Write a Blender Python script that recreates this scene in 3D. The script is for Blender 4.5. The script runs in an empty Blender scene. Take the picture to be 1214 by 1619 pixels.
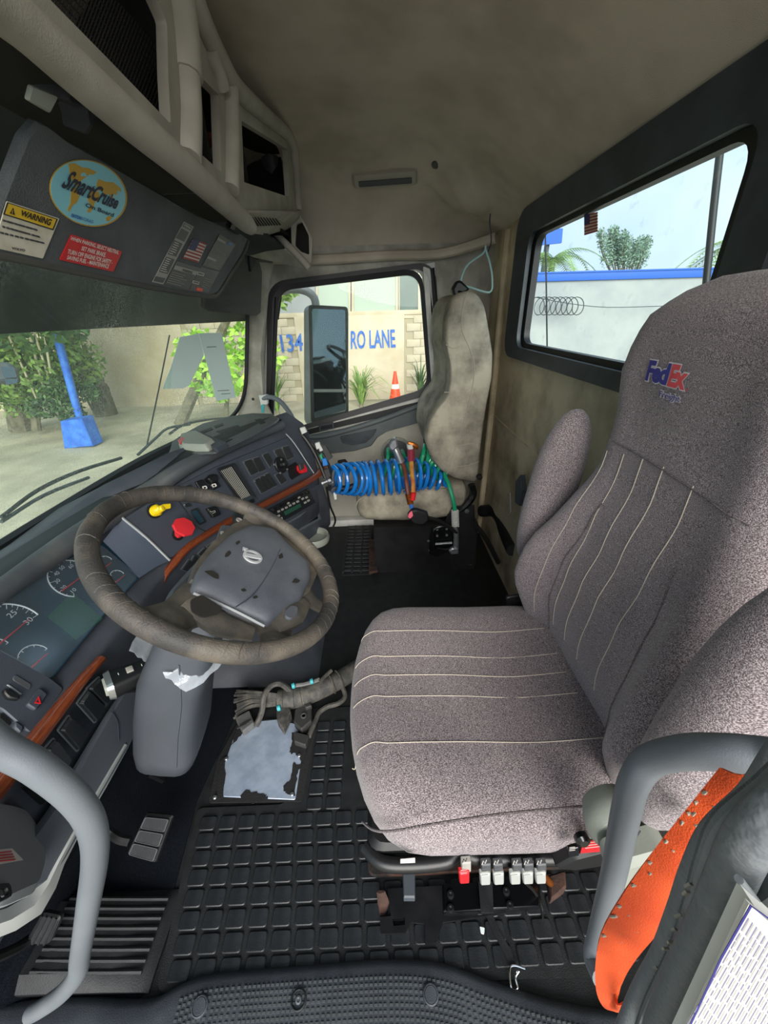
import bpy, bmesh, math, random
from mathutils import Vector as V, Matrix
random.seed(7)
sc = bpy.context.scene
col = sc.collection
PI = math.pi
# ---------------------------------------------------------------- camera (metres: x across the cab, y forward, z up)
IW, IH, F = 1214.0, 1619.0, 608.0
CX, CY = IW/2, IH/2
_X = V((-17, -315, 608)).normalized()
_D = V((33, 1172.6, 608)).normalized()
_Z = -_D; _Z = (_Z - _X*_Z.dot(_X)).normalized()
_Y = _Z.cross(_X)
CAM = V((0, 0, 1.25))
Rm = Matrix((_X, _Y, _Z))                      # world = Rm @ (right, down, forward)
cd = bpy.data.cameras.new('camera'); cam = bpy.data.objects.new('camera', cd); col.objects.link(cam)
R3 = Matrix((Rm.col[0], -Rm.col[1], -Rm.col[2])).transposed()
cam.matrix_world = Matrix.Translation(CAM) @ R3.to_4x4()
cd.sensor_fit = 'VERTICAL'; cd.sensor_height = 36; cd.lens = F/IH*36; cd.clip_start = .01; cd.clip_end = 400
sc.camera = cam
# ---------------------------------------------------------------- sky, sun, exposure
w = bpy.data.worlds.new('sky'); sc.world = w; w.use_nodes = True
nt = w.node_tree; N = nt.nodes; N.clear()
out = N.new('ShaderNodeOutputWorld'); bg = N.new('ShaderNodeBackground'); tc = N.new('ShaderNodeTexCoord')
no = N.new('ShaderNodeTexNoise'); no.inputs['Scale'].default_value = 2.2; no.inputs['Detail'].default_value = 6
cr = N.new('ShaderNodeValToRGB')
cr.color_ramp.elements[0].position = .38; cr.color_ramp.elements[0].color = (.44, .60, .80, 1)
cr.color_ramp.elements[1].position = .66; cr.color_ramp.elements[1].color = (.80, .87, .92, 1)
nt.links.new(tc.outputs['Generated'], no.inputs['Vector']); nt.links.new(no.outputs['Fac'], cr.inputs['Fac'])
nt.links.new(cr.outputs['Color'], bg.inputs['Color']); bg.inputs['Strength'].default_value = 1.0
nt.links.new(bg.outputs[0], out.inputs[0])
sd = bpy.data.lights.new('sun', 'SUN'); sd.energy = 4.2; sd.angle = math.radians(50); sd.color = (1, .95, .88)
sun = bpy.data.objects.new('sun', sd); col.objects.link(sun)
sun.rotation_euler = V((-1.0, -.12, .48)).to_track_quat('Z', 'Y').to_euler()
sc.view_settings.view_transform = 'Standard'; sc.view_settings.look = 'None'
sc.view_settings.gamma = 1; sc.view_settings.use_curve_mapping = False; sc.view_settings.exposure = .55

# ---------------------------------------------------------------- geometry picking on real planes
def at(px, py, x=None, y=None, z=None):
    d = Rm @ V((px-CX, py-CY, F))
    t = (x-CAM.x)/d.x if x is not None else ((y-CAM.y)/d.y if y is not None else (z-CAM.z)/d.z)
    return CAM + d*t
class Plane:
    def __init__(s, a, b, c):
        s.p = V(a); s.n = (V(b)-s.p).cross(V(c)-s.p).normalized()
        if s.n.dot(CAM-s.p) < 0: s.n = -s.n
    def __call__(s, px, py, off=0.0):
        d = Rm @ V((px-CX, py-CY, F)); q = s.p + s.n*off
        return CAM + d*((q-CAM).dot(s.n)/d.dot(s.n))
    def pts(s, L, off=0.0): return [s(a, b, off) for a, b in L]
def rp(p, px): return px*((p-CAM).dot(Rm.col[2]))/F
# ---------------------------------------------------------------- mesh helpers
def NB(): return bmesh.new()
def fillet(pts, r, n=4):
    if r <= 0: return list(pts)
    o = []; k = len(pts)
    for i in range(k):
        a, b, c = pts[i-1], pts[i], pts[(i+1) % k]
        u, w_ = (a-b), (c-b); rr = min(r, u.length*.48, w_.length*.48)
        p, q = b+u.normalized()*rr, b+w_.normalized()*rr
        for j in range(n+1):
            t = j/n; o.append(p.lerp(b, t).lerp(b.lerp(q, t), t))
    return o
def newell(pts):
    n = V((0, 0, 0))
    for i, a in enumerate(pts):
        b = pts[(i+1) % len(pts)]
        n += V(((a.y-b.y)*(a.z+b.z), (a.z-b.z)*(a.x+b.x), (a.x-b.x)*(a.y+b.y)))
    return n.normalized()
def slab(bm, pts, t, r=0, n=None, bev=0, seg=4, back=False):
    """planar outline raised by t towards n (the camera side by default), edges bevelled"""
    pts = fillet([V(p) for p in pts], r, seg)
    nn = newell(pts)
    if n is None: n = nn if nn.dot(CAM-pts[0]) > 0 else -nn
    if nn.dot(n) < 0: pts = pts[::-1]
    lo = [bm.verts.new(p if not back else p-n*t) for p in pts]
    c = sum(pts, V())/len(pts); up = n*(t if not back else 0)
    if bev > 0:
        m1 = [bm.verts.new(p+up-n*bev) for p in pts]
        hi = [bm.verts.new(p+up+(c-p).normalized()*min(bev*1.2, (c-p).length*.5)) for p in pts]
        rings = [lo, m1, hi]
    else:
        hi = [bm.verts.new(p+up) for p in pts]; rings = [lo, hi]
    for A, B in zip(rings, rings[1:]):
        for i in range(len(A)):
            j = (i+1) % len(A); bm.faces.new((A[i], A[j], B[j], B[i]))
    bm.faces.new(hi); bm.faces.new(lo[::-1])
    return bm
def ring(bm, outer, inner, t, ro=0, ri=0, n=None, seg=5, back=False, lip=0):
    o = fillet([V(p) for p in outer], ro, seg); i_ = fillet([V(p) for p in inner], ri, seg)
    nn = newell(o)
    if n is None: n = nn if nn.dot(CAM-o[0]) > 0 else -nn
    if nn.dot(n) < 0: o = o[::-1]; i_ = i_[::-1]
    b = -n*t if back else V(); u = V() if back else n*t
    A = [bm.verts.new(p+b) for p in o]; B = [bm.verts.new(p+u) for p in o]
    C_ = [bm.verts.new(p+u-n*lip) for p in i_]; D = [bm.verts.new(p+b) for p in i_]
    k = len(A)
    for P, Q in ((A, B), (B, C_), (C_, D), (D, A)):
        for i in range(k):
            j = (i+1) % k; bm.faces.new((P[i], P[j], Q[j], Q[i]))
    return bm
def plate(bm, outer, holes, t, n=None, ro=0, ri=0, back=True):
    """a flat sheet with holes, t thick"""
    loops = [fillet([V(p) for p in outer], ro, 4)]+[fillet([V(p) for p in h], ri, 4) for h in holes]
    nn = newell(loops[0])
    if n is None: n = nn if nn.dot(CAM-loops[0][0]) > 0 else -nn
    tmp = bmesh.new(); es = []
    for L in loops:
        vs = [tmp.verts.new(p) for p in L]
        es += [tmp.edges.new((vs[i], vs[(i+1) % len(vs)])) for i in range(len(vs))]
    bmesh.ops.triangle_fill(tmp, use_beauty=True, use_dissolve=False, edges=es, normal=n)
    tmp.verts.index_update()
    base = -n*t if back else V(); up = V() if back else n*t
    a = [bm.verts.new(v.co+up) for v in tmp.verts]; b = [bm.verts.new(v.co+base) for v in tmp.verts]
    for f in tmp.faces:
        idx = [v.index for v in f.verts]
        if f.normal.dot(n) < 0: idx = idx[::-1]
        bm.faces.new([a[i] for i in idx]); bm.faces.new([b[i] for i in idx[::-1]])
    k = 0
    for L in loops:
        m = len(L)
        for i in range(m):
            j = (i+1) % m
            try: bm.faces.new((a[k+i], b[k+i], b[k+j], a[k+j]))
            except ValueError: pass
        k += m
    tmp.free(); bmesh.ops.recalc_face_normals(bm, faces=bm.faces)
    return bm
def box(bm, c, s, rot=None, bev=0):
    M4 = Matrix.Translation(V(c)) @ ((rot if rot is not None else Matrix.Identity(3)).to_4x4()) @ Matrix.Diagonal((*s, 1))
    r = bmesh.ops.create_cube(bm, size=1, matrix=M4)
    if bev:
        vs = set(r['verts']); e = [e for e in bm.edges if e.verts[0] in vs and e.verts[1] in vs]
        bmesh.ops.bevel(bm, geom=e, offset=bev, segments=2, affect='EDGES', profile=.5)
    return bm
def bb(bm, x0, x1, y0, y1, z0, z1, bev=0): return box(bm, ((x0+x1)/2, (y0+y1)/2, (z0+z1)/2), (x1-x0, y1-y0, z1-z0), None, bev)
def smooth(pts, k=6):
    P = [V(p) for p in pts]; o = []
    for i in range(len(P)-1):
        a = P[i-1] if i else P[0]*2-P[1]; b, c = P[i], P[i+1]; d = P[i+2] if i+2 < len(P) else P[-1]*2-P[-2]
        for j in range(k):
            t = j/k; o.append(.5*((2*b)+(c-a)*t+(2*a-5*b+4*c-d)*t*t+(3*b-a-3*c+d)*t**3))
    o.append(P[-1]); return o
def tube(bm, pts, r, n=8, k=6, flat=1.0, up=None, caps=True):
    P = smooth(pts, k) if k > 1 else [V(p) for p in pts]; m = len(P); prev = None; rings = []
    for i, p in enumerate(P):
        t = (P[min(i+1, m-1)]-P[max(i-1, 0)]).normalized()
        if prev is None:
            a = V(up) if up else (V((0, 0, 1)) if abs(t.z) < .9 else V((1, 0, 0)))
        else: a = prev
        a = (a-t*a.dot(t)).normalized(); prev = a; b = t.cross(a)
        if isinstance(r, (list, tuple)):
            f = i/(m-1)*(len(r)-1); q = min(int(f), len(r)-2); rr = r[q]+(r[q+1]-r[q])*(f-q)
        else: rr = r
        rings.append([bm.verts.new(p+(a*math.cos(2*PI*j/n)*flat+b*math.sin(2*PI*j/n))*rr) for j in range(n)])
    for A, B in zip(rings, rings[1:]):
        for j in range(n): bm.faces.new((A[j], A[(j+1) % n], B[(j+1) % n], B[j]))
    if caps: bm.faces.new(rings[0][::-1]); bm.faces.new(rings[-1])
    return bm
def lathe(bm, c, ax, prof, n=20, ref=None):
    """prof = [(radius, height along ax)]"""
    ax = V(ax).normalized(); a = V(ref) if ref else (V((0, 0, 1)) if abs(ax.z) < .9 else V((1, 0, 0)))
    a = (a-ax*a.dot(ax)).normalized(); b = ax.cross(a); c = V(c); R = []
    for r, h in prof:
        R.append([bm.verts.new(c+ax*h+(a*math.cos(2*PI*j/n)+b*math.sin(2*PI*j/n))*max(r, 1e-5)) for j in range(n)])
    for A, B in zip(R, R[1:]):
        for j in range(n): bm.faces.new((A[j], A[(j+1) % n], B[(j+1) % n], B[j]))
    bm.faces.new(R[0][::-1]); bm.faces.new(R[-1]); return bm
def loft(bm, rings, close=True, caps=True):
    R = [[bm.verts.new(V(p)) for p in r] for r in rings]; n = len(R[0])
    for A, B in zip(R, R[1:]):
        for j in range(n if close else n-1): bm.faces.new((A[j], A[(j+1) % n], B[(j+1) % n], B[j]))
    if caps and close: bm.faces.new(R[0][::-1]); bm.faces.new(R[-1])
    return bm
def sheet(bm, grid, t=.002):
    """grid of points -> thin two-sided sheet with real thickness"""
    h, w_ = len(grid), len(grid[0]); nrm = []
    for i in range(h):
        row = []
        for j in range(w_):
            du = V(grid[i][min(j+1, w_-1)])-V(grid[i][max(j-1, 0)]); dv = V(grid[min(i+1, h-1)][j])-V(grid[max(i-1, 0)][j])
            row.append(du.cross(dv).normalized())
        nrm.append(row)
    A = [[bm.verts.new(V(grid[i][j])+nrm[i][j]*t/2) for j in range(w_)] for i in range(h)]
    B = [[bm.verts.new(V(grid[i][j])-nrm[i][j]*t/2) for j in range(w_)] for i in range(h)]
    for i in range(h-1):
        for j in range(w_-1):
            bm.faces.new((A[i][j], A[i][j+1], A[i+1][j+1], A[i+1][j])); bm.faces.new((B[i+1][j], B[i+1][j+1], B[i][j+1], B[i][j]))
    for i in range(h-1):
        bm.faces.new((A[i][0], A[i+1][0], B[i+1][0], B[i][0])); bm.faces.new((A[i+1][-1], A[i][-1], B[i][-1], B[i+1][-1]))
    for j in range(w_-1):
        bm.faces.new((A[0][j+1], A[0][j], B[0][j], B[0][j+1])); bm.faces.new((A[-1][j], A[-1][j+1], B[-1][j+1], B[-1][j]))
    return bm
# ---------------------------------------------------------------- objects
OFF = {}
def obj(name, bm, m, parent=None, label=None, cat=None, group=None, kind=None, ang=38, recalc=True):
    if recalc: bmesh.ops.recalc_face_normals(bm, faces=bm.faces)
    xs = [v.co for v in bm.verts]
    o0 = V(((min(c.x for c in xs)+max(c.x for c in xs))/2, (min(c.y for c in xs)+max(c.y for c in xs))/2, min(c.z for c in xs)))
    for v in bm.verts: v.co -= o0
    me = bpy.data.meshes.new(name); bm.to_mesh(me); bm.free()
    for p in me.polygons: p.use_smooth = True
    me.set_sharp_from_angle(angle=math.radians(ang))
    me.materials.append(m if not isinstance(m, str) else M[m])
    o = bpy.data.objects.new(name, me); col.objects.link(o)
    OFF[o] = o0
    if parent: o.parent = parent; o.location = o0-OFF[parent]
    else: o.location = o0
    if label: o['label'] = label
    if cat: o['category'] = cat
    if group: o['group'] = group
    if kind: o['kind'] = kind
    return o
def thing(name, loc, label, cat, group=None):
    o = bpy.data.objects.new(name, None); col.objects.link(o); o.empty_display_size = .05
    o.location = V(loc); OFF[o] = V(loc); o['label'] = label; o['category'] = cat
    if group: o['group'] = group
    return o
def shell(name, loc, kind='structure'):
    o = bpy.data.objects.new(name, None); col.objects.link(o); o.location = V(loc); OFF[o] = V(loc); o['kind'] = kind; return o
def struct(name, bm, m, parent=None, ang=38): return obj(name, bm, m, parent, kind=None if parent else 'structure', ang=ang)
def copy_to(src, name, parent, loc):
    c = src.copy(); col.objects.link(c); c.parent = parent; c.location = V(loc)-OFF[parent]; OFF[c] = V(loc); return c
def text_tris(s, bold=0.0, shear=0.0, space=1.0):
    cu = bpy.data.curves.new('t', 'FONT'); cu.body = s; cu.offset = bold; cu.shear = shear; cu.space_character = space
    cu.resolution_u = 3; cu.align_x = 'LEFT'
    ob = bpy.data.objects.new('t', cu); me = bpy.data.meshes.new_from_object(ob)
    vs = [v.co.copy() for v in me.vertices]; fs = [tuple(p.vertices) for p in me.polygons]
    bpy.data.objects.remove(ob); bpy.data.curves.remove(cu); bpy.data.meshes.remove(me)
    x0, x1 = min(v.x for v in vs), max(v.x for v in vs); y0, y1 = min(v.y for v in vs), max(v.y for v in vs)
    return [((v.x-x0)/(x1-x0), (v.y-y0)/(y1-y0)) for v in vs], fs
def put_text(bm, s, quad, off=.0006, n=None, bold=0.0, shear=0.0, fn=None, space=1.0):
    """quad = bottom-left, bottom-right, top-right, top-left"""
    uv, fs = text_tris(s, bold, shear, space); a, b, c, d = [V(q) for q in quad]
    if n is None:
        n = (b-a).cross(d-a).normalized()
        if n.dot(CAM-a) < 0: n = -n
    vs = []
    for u, v in uv:
        p = (a.lerp(b, u)).lerp(d.lerp(c, u), v)
        if fn: p = fn(p)
        vs.append(bm.verts.new(p+n*off))
    for f in fs:
        try: bm.faces.new([vs[i] for i in f])
        except ValueError: pass
    return bm
# ---------------------------------------------------------------- materials
def lin(c):
    if isinstance(c, str):
        c = [int(c[i:i+2], 16)/255 for i in (0, 2, 4)]
    return tuple(((v/12.92) if v <= .04045 else ((v+.055)/1.055)**2.4) for v in c)
M = {}
def mat(name, c, rough=.6, metal=0, c2=None, scale=30, bump=0, bscale=300, spec=.5, coat=0, detail=3, lo=.4, hi=.62, stretch=None, alpha=1, aniso=None):
    m = bpy.data.materials.new(name); m.use_nodes = True; t = m.node_tree; b = t.nodes['Principled BSDF']; L = t.links.new
    b.inputs['Base Color'].default_value = (*lin(c), 1); b.inputs['Roughness'].default_value = rough; b.inputs['Metallic'].default_value = metal
    b.inputs['Specular IOR Level'].default_value = spec; b.inputs['Coat Weight'].default_value = coat; b.inputs['Alpha'].default_value = alpha
    tc = t.nodes.new('ShaderNodeTexCoord'); src = tc.outputs['Object']
    if stretch:
        mp = t.nodes.new('ShaderNodeMapping'); mp.inputs['Scale'].default_value = stretch; L(src, mp.inputs['Vector']); src = mp.outputs[0]
    if c2 is not None:
        n = t.nodes.new('ShaderNodeTexNoise'); n.inputs['Scale'].default_value = scale; n.inputs['Detail'].default_value = detail; n.inputs['Roughness'].default_value = .6
        L(src, n.inputs['Vector']); r = t.nodes.new('ShaderNodeValToRGB'); r.color_ramp.elements[0].position = lo; r.color_ramp.elements[1].position = hi
        r.color_ramp.elements[0].color = (*lin(c), 1); r.color_ramp.elements[1].color = (*lin(c2), 1)
        L(n.outputs['Fac'], r.inputs['Fac']); L(r.outputs[0], b.inputs['Base Color'])
    if bump:
        n = t.nodes.new('ShaderNodeTexNoise'); n.inputs['Scale'].default_value = bscale; n.inputs['Detail'].default_value = 2
        L(src, n.inputs['Vector']); bp = t.nodes.new('ShaderNodeBump'); bp.inputs['Strength'].default_value = bump; bp.inputs['Distance'].default_value = .002
        L(n.outputs['Fac'], bp.inputs['Height']); L(bp.outputs[0], b.inputs['Normal'])
    M[name] = m; return m
mat('headliner', 'bdb2a3', .95, c2='aa9f90', scale=4, bump=.5, bscale=700, spec=.15)
mat('vinyl_wall', 'cbbea0', .75, c2='85775f', scale=4.5, bump=.25, bscale=90, detail=6, lo=.42, hi=.72, spec=.3)
mat('pillar_grey', 'a9a69b', .7, c2='8d897e', scale=8, bump=.15, bscale=500, spec=.3)
mat('white_paint', 'd6d6d0', .5, c2='bdbdb6', scale=6)
mat('console', 'a19d92', .8, c2='8f8b80', scale=7, bump=.25, bscale=500, spec=.25)
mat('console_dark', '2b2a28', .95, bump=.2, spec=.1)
mat('frame_dark', '3a4147', .45, c2='2c3136', scale=9, bump=.1)
mat('rubber', '17181a', .55, c2='222427', scale=20, bump=.2, bscale=400)
mat('black', '0d0e10', .5, bump=.05)
mat('black_gloss', '0c0d0f', .2, spec=.6)
mat('black_metal', '121315', .38, c2='1c1c1e', scale=15, bump=.05)
mat('dash', '41454d', .55, c2='373b43', scale=12, bump=.35, bscale=900)
mat('dash_top', '46494d', .42, c2='5b5c59', scale=10, bump=.3, bscale=700, lo=.5, hi=.8)
mat('dash_panel', '3a3f49', .5, bump=.3, bscale=900)
mat('dash_blue', '424b5a', .5, bump=.3, bscale=900)
mat('dash_low', '565b62', .6, bump=.3, bscale=900)
mat('button', '24272a', .22, spec=.8)
mat('edge_highlight', '5c6064', .35); mat('trim_light', 'a0a4a6', .35)
mat('wood', '5e2a17', .28, c2='7e3e22', scale=14, stretch=(3, 14, 40), detail=5, coat=.6, lo=.35, hi=.65)
mat('cluster', '1f3542', .2, c2='2c4858', scale=4, spec=.6, coat=.5)
mat('cluster_green', '2d5546', .25, coat=.4)
mat('wheel', '3a3836', .6, c2='6f675b', scale=9, bump=.5, bscale=350, detail=6, lo=.42, hi=.7)
mat('hub', '50545c', .5, c2='61656c', scale=7, bump=.35, bscale=900, detail=5)
mat('worn', '24221f', .7, bump=.2)
mat('spoke', '4a4741', .6, c2='7a7264', scale=11, bump=.3, bscale=500, detail=6, lo=.45, hi=.75)
mat('column', '484c53', .55, c2='40454c', scale=6, bump=.3, bscale=900)
mat('column_mid', '484d54', .5, bump=.3, bscale=900)
mat('silver', 'c4c6c8', .28, metal=.9, bump=.05)
mat('chrome', 'd8d8d8', .15, metal=1)
mat('steel', 'a0a4a8', .35, metal=.8, c2='8a8d92', scale=30)
mat('alu', 'aebccf', .34, metal=.3, c2='97a6ba', scale=18, bump=.15, bscale=60, detail=5)
mat('tar', '1b1b1c', .8, bump=.5, bscale=200)
mat('floor', '131517', .62, c2='1d1f21', scale=25, bump=.5, bscale=500)
mat('floor_pad', '1d2023', .42, c2='2c2f33', scale=18, bump=.25, bscale=500, lo=.4, hi=.7)
mat('carpet', '11141a', .95, c2='1a1e25', scale=300, bump=.8, bscale=900, spec=.1)
mat('sill', '3a3e44', .5, c2='4a4e54', scale=9, bump=.3, bscale=500)
mat('sill_dot', '4a4e50', .5)
mat('handle', '62686e', .5, c2='6d7378', scale=5, bump=.12, bscale=900)
mat('velour', 'aca594', .95, c2='6b665d', scale=9, bump=.3, bscale=200, spec=.1, detail=6, lo=.38, hi=.7)
mat('piping', '9f998b', .9)
mat('thread', 'c9bfae', .8)
mat('blue_hose', '1470c0', .22, spec=.6, coat=.4)
mat('green_hose', '1c8f66', .25, spec=.6, coat=.4)
mat('yellow_hose', 'b58a35', .45, c2='a3552b', scale=25)
mat('brown_hose', '6d3a24', .5, c2='4e2a1e', scale=25)
mat('brass', 'b1672e', .35, metal=.8, c2='8a4a22', scale=40)
mat('red', 'c81f26', .4); mat('red_knob', 'd12c35', .3, coat=.3, bump=.05); mat('yellow', 'e8c712', .35, coat=.3)
mat('pink', 'e2647a', .5); mat('maroon', '7d2538', .4)
mat('orange', 'e2541b', .75, c2='cc4513', scale=12, bump=.5, bscale=900)
mat('rubber_seal', '6a6e72', .6, c2='84888a', scale=16, bump=.5, bscale=250, detail=6, lo=.5, hi=.75)
mat('rust', '4c3228', .85, c2='241e1b', scale=25, bump=.5, bscale=150, detail=6)
mat('grey_plastic', '8d9187', .5, bump=.1); mat('light_grey', 'bfc1bd', .5)
mat('paper', 'e4ecea', .8, c2='d6e0de', scale=8)
mat('warn_white', 'd6d0be', .5, c2='c4bda9', scale=30)
mat('warn_yellow', 'e2bb2a', .5); mat('ink', '14161c', .6); mat('ink_white', 'ddd8d0', .6); mat('sky_blue', '86cbd8', .4); mat('map_gold', 'c0982c', .4)
mat('sticker_blue', '2f66b0', .5); mat('navy', '1a2038', .5); mat('label_grey', '47494c', .5); mat('label_light', '9c9a93', .6)
mat('flag_red', 'a23838', .6); mat('flag_white', 'd3c8bd', .6); mat('flag_blue', '3a3c66', .6)
mat('fed_purple', '3d3a8c', .7); mat('fed_orange', 'e0555a', .7); mat('logo_white', 'dcd4d8', .7)
mat('visor', '5c6062', .7, c2='505456', scale=9, bump=.6, bscale=450, spec=.3); mat('visor_dark', '35373a', .85, bump=.4, bscale=700, spec=.2)
mat('visor_back', '4c4c49', .8, c2='55544f', scale=6, bump=.3, stretch=(1, 1, 6))
mat('cable', '3a3a38', .7, c2='56534d', scale=40, bump=.6, bscale=150); mat('cable_black', '141414', .5); mat('teal', '38a0a8', .5)
mat('plug', '5c5d5e', .55, c2='6a6a68', scale=30); mat('plug_dark', '333333', .6)
mat('net', '242321', .9)
mat('block_wall', 'b8ad98', .9, c2='a89d89', scale=3.5, bump=.3, bscale=40, detail=7, lo=.4, hi=.75)
mat('block_panel', 'bfb39d', .85, c2='b3a58c', scale=1.3, detail=6); mat('wall_rear_b', 'a4a7a4', .9, c2='96999a', scale=.8, detail=5)
mat('upper_paint', '96999a', .9, c2='8b8e8e', scale=.8); mat('mortar', 'a0967f', .95); mat('paint_blue', '2c5aa8', .8, c2='4a74b8', scale=9); mat('band_blue', '1f5bb8', .6)
mat('pale_glass', 'a2aca0', .9, c2='a2aea0', scale=2); mat('dark_glass', '62706a', .7, c2='4d5a55', scale=1.5)
mat('ground', 'b9b09a', .9, c2='8f8875', scale=.8, bump=.3, bscale=30, detail=8, lo=.38, hi=.66)
mat('leaf', '5d7f38', .6, c2='88a352', scale=2); mat('leaf_wispy', '74907a', .7, c2='8aa38c', scale=2); mat('leaf_dark', '33502c', .6, c2='4d6b38', scale=2); mat('leaf_lime', '86b83a', .5, c2='a8d14f', scale=4)
mat('bark', '77705e', .9, c2='5b5546', scale=6, bump=.6, bscale=30); mat('twig', 'cfc6a6', .8)
mat('pole_blue', '2560c8', .5, c2='3c7ad8', scale=5); mat('cone', 'e3431f', .5); mat('cone_white', 'ece6da', .5)
mat('mirror', '66747e', .03, metal=1); mat('mirror_dark', '37424c', .05, metal=1); mat('mirror_shell', '8a8c8c', .4, c2='7c7e7e', scale=9)
mat('clear_plastic', 'c8d0d8', .12, alpha=.34, spec=.9, bump=.8, bscale=60)
mat('door_panel', 'b4b0a5', .65, c2='a3a196', scale=5, bump=.2, bscale=600, spec=.3); mat('door_dark', '596062', .55, c2='4e5456', scale=6, bump=.2)
def glass(name, tint, dirt=0, dscale=90, dcol='cfd8cf', lo=.5, hi=.75, film=0, gloss=.008):
    m = bpy.data.materials.new(name); m.use_nodes = True; t = m.node_tree; t.nodes.clear(); L = t.links.new
    o = t.nodes.new('ShaderNodeOutputMaterial'); tr = t.nodes.new('ShaderNodeBsdfTransparent'); tr.inputs[0].default_value = (*tint, 1)
    gl = t.nodes.new('ShaderNodeBsdfGlossy'); gl.inputs['Roughness'].default_value = .02; mx = t.nodes.new('ShaderNodeMixShader'); mx.inputs[0].default_value = gloss
    L(tr.outputs[0], mx.inputs[1]); L(gl.outputs[0], mx.inputs[2]); last = mx
    if dirt or film:
        df = t.nodes.new('ShaderNodeBsdfDiffuse'); df.inputs[0].default_value = (*lin(dcol), 1); tl = t.nodes.new('ShaderNodeBsdfTranslucent'); tl.inputs[0].default_value = (*lin(dcol), 1)
        ad = t.nodes.new('ShaderNodeMixShader'); ad.inputs[0].default_value = .5; L(df.outputs[0], ad.inputs[1]); L(tl.outputs[0], ad.inputs[2])
        tc = t.nodes.new('ShaderNodeTexCoord'); n1 = t.nodes.new('ShaderNodeTexNoise'); n1.inputs['Scale'].default_value = dscale; n1.inputs['Detail'].default_value = 4
        n2 = t.nodes.new('ShaderNodeTexNoise'); n2.inputs['Scale'].default_value = 2.5; n2.inputs['Detail'].default_value = 3
        L(tc.outputs['Object'], n1.inputs[0]); L(tc.outputs['Object'], n2.inputs[0])
        r1 = t.nodes.new('ShaderNodeMapRange'); r1.inputs[1].default_value = lo; r1.inputs[2].default_value = hi; r1.inputs[4].default_value = dirt; L(n1.outputs['Fac'], r1.inputs[0])
        r2 = t.nodes.new('ShaderNodeMapRange'); r2.inputs[1].default_value = .35; r2.inputs[2].default_value = .65; L(n2.outputs['Fac'], r2.inputs[0])
        mu = t.nodes.new('ShaderNodeMath'); mu.operation = 'MULTIPLY'; L(r1.outputs[0], mu.inputs[0]); L(r2.outputs[0], mu.inputs[1])
        aa = t.nodes.new('ShaderNodeMath'); aa.operation = 'ADD'; aa.inputs[1].default_value = film; L(mu.outputs[0], aa.inputs[0])
        m2 = t.nodes.new('ShaderNodeMixShader'); L(aa.outputs[0], m2.inputs[0]); L(mx.outputs[0], m2.inputs[1]); L(ad.outputs[0], m2.inputs[2]); last = m2
    L(last.outputs[0], o.inputs[0]); M[name] = m
mat('emblem', 'c8cace', .35, metal=.3); mat('end_grey', '85888b', .6, bump=.3, bscale=900); mat('sheet_paper', 'c2c0b6', .8); mat('hanger', '8fb0ae', .5); mat('paddle_grey', 'a2a5a1', .5); mat('print_violet', '8c87a2', .7)
def translucent(name, c):
    m = bpy.data.materials.new(name); m.use_nodes = True; t = m.node_tree; t.nodes.clear(); o = t.nodes.new('ShaderNodeOutputMaterial')
    d = t.nodes.new('ShaderNodeBsdfDiffuse'); l = t.nodes.new('ShaderNodeBsdfTranslucent'); x = t.nodes.new('ShaderNodeMixShader'); x.inputs[0].default_value = .55
    for n in (d, l): n.inputs[0].default_value = (*lin(c), 1)
    t.links.new(d.outputs[0], x.inputs[1]); t.links.new(l.outputs[0], x.inputs[2]); t.links.new(x.outputs[0], o.inputs[0]); M[name] = m
translucent('thin_paper', 'f2f8f6')
glass('glass_clear', (.93, .97, .95), film=.02)
glass('glass_rear', (.9, .96, .96), dirt=.25, dscale=25, lo=.62, hi=.7, film=.03)
glass('glass_windshield', (.90, .96, .90), dirt=.34, dscale=190, lo=.48, hi=.62, film=.06)
glass('glass_tint', (.10, .10, .085), gloss=.008)
glass('cluster_glass', (.9, .95, 1), gloss=.10, film=.03)
for n in M['cluster_glass'].node_tree.nodes:
    if n.type == 'BSDF_GLOSSY': n.inputs['Roughness'].default_value = .22
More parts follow.
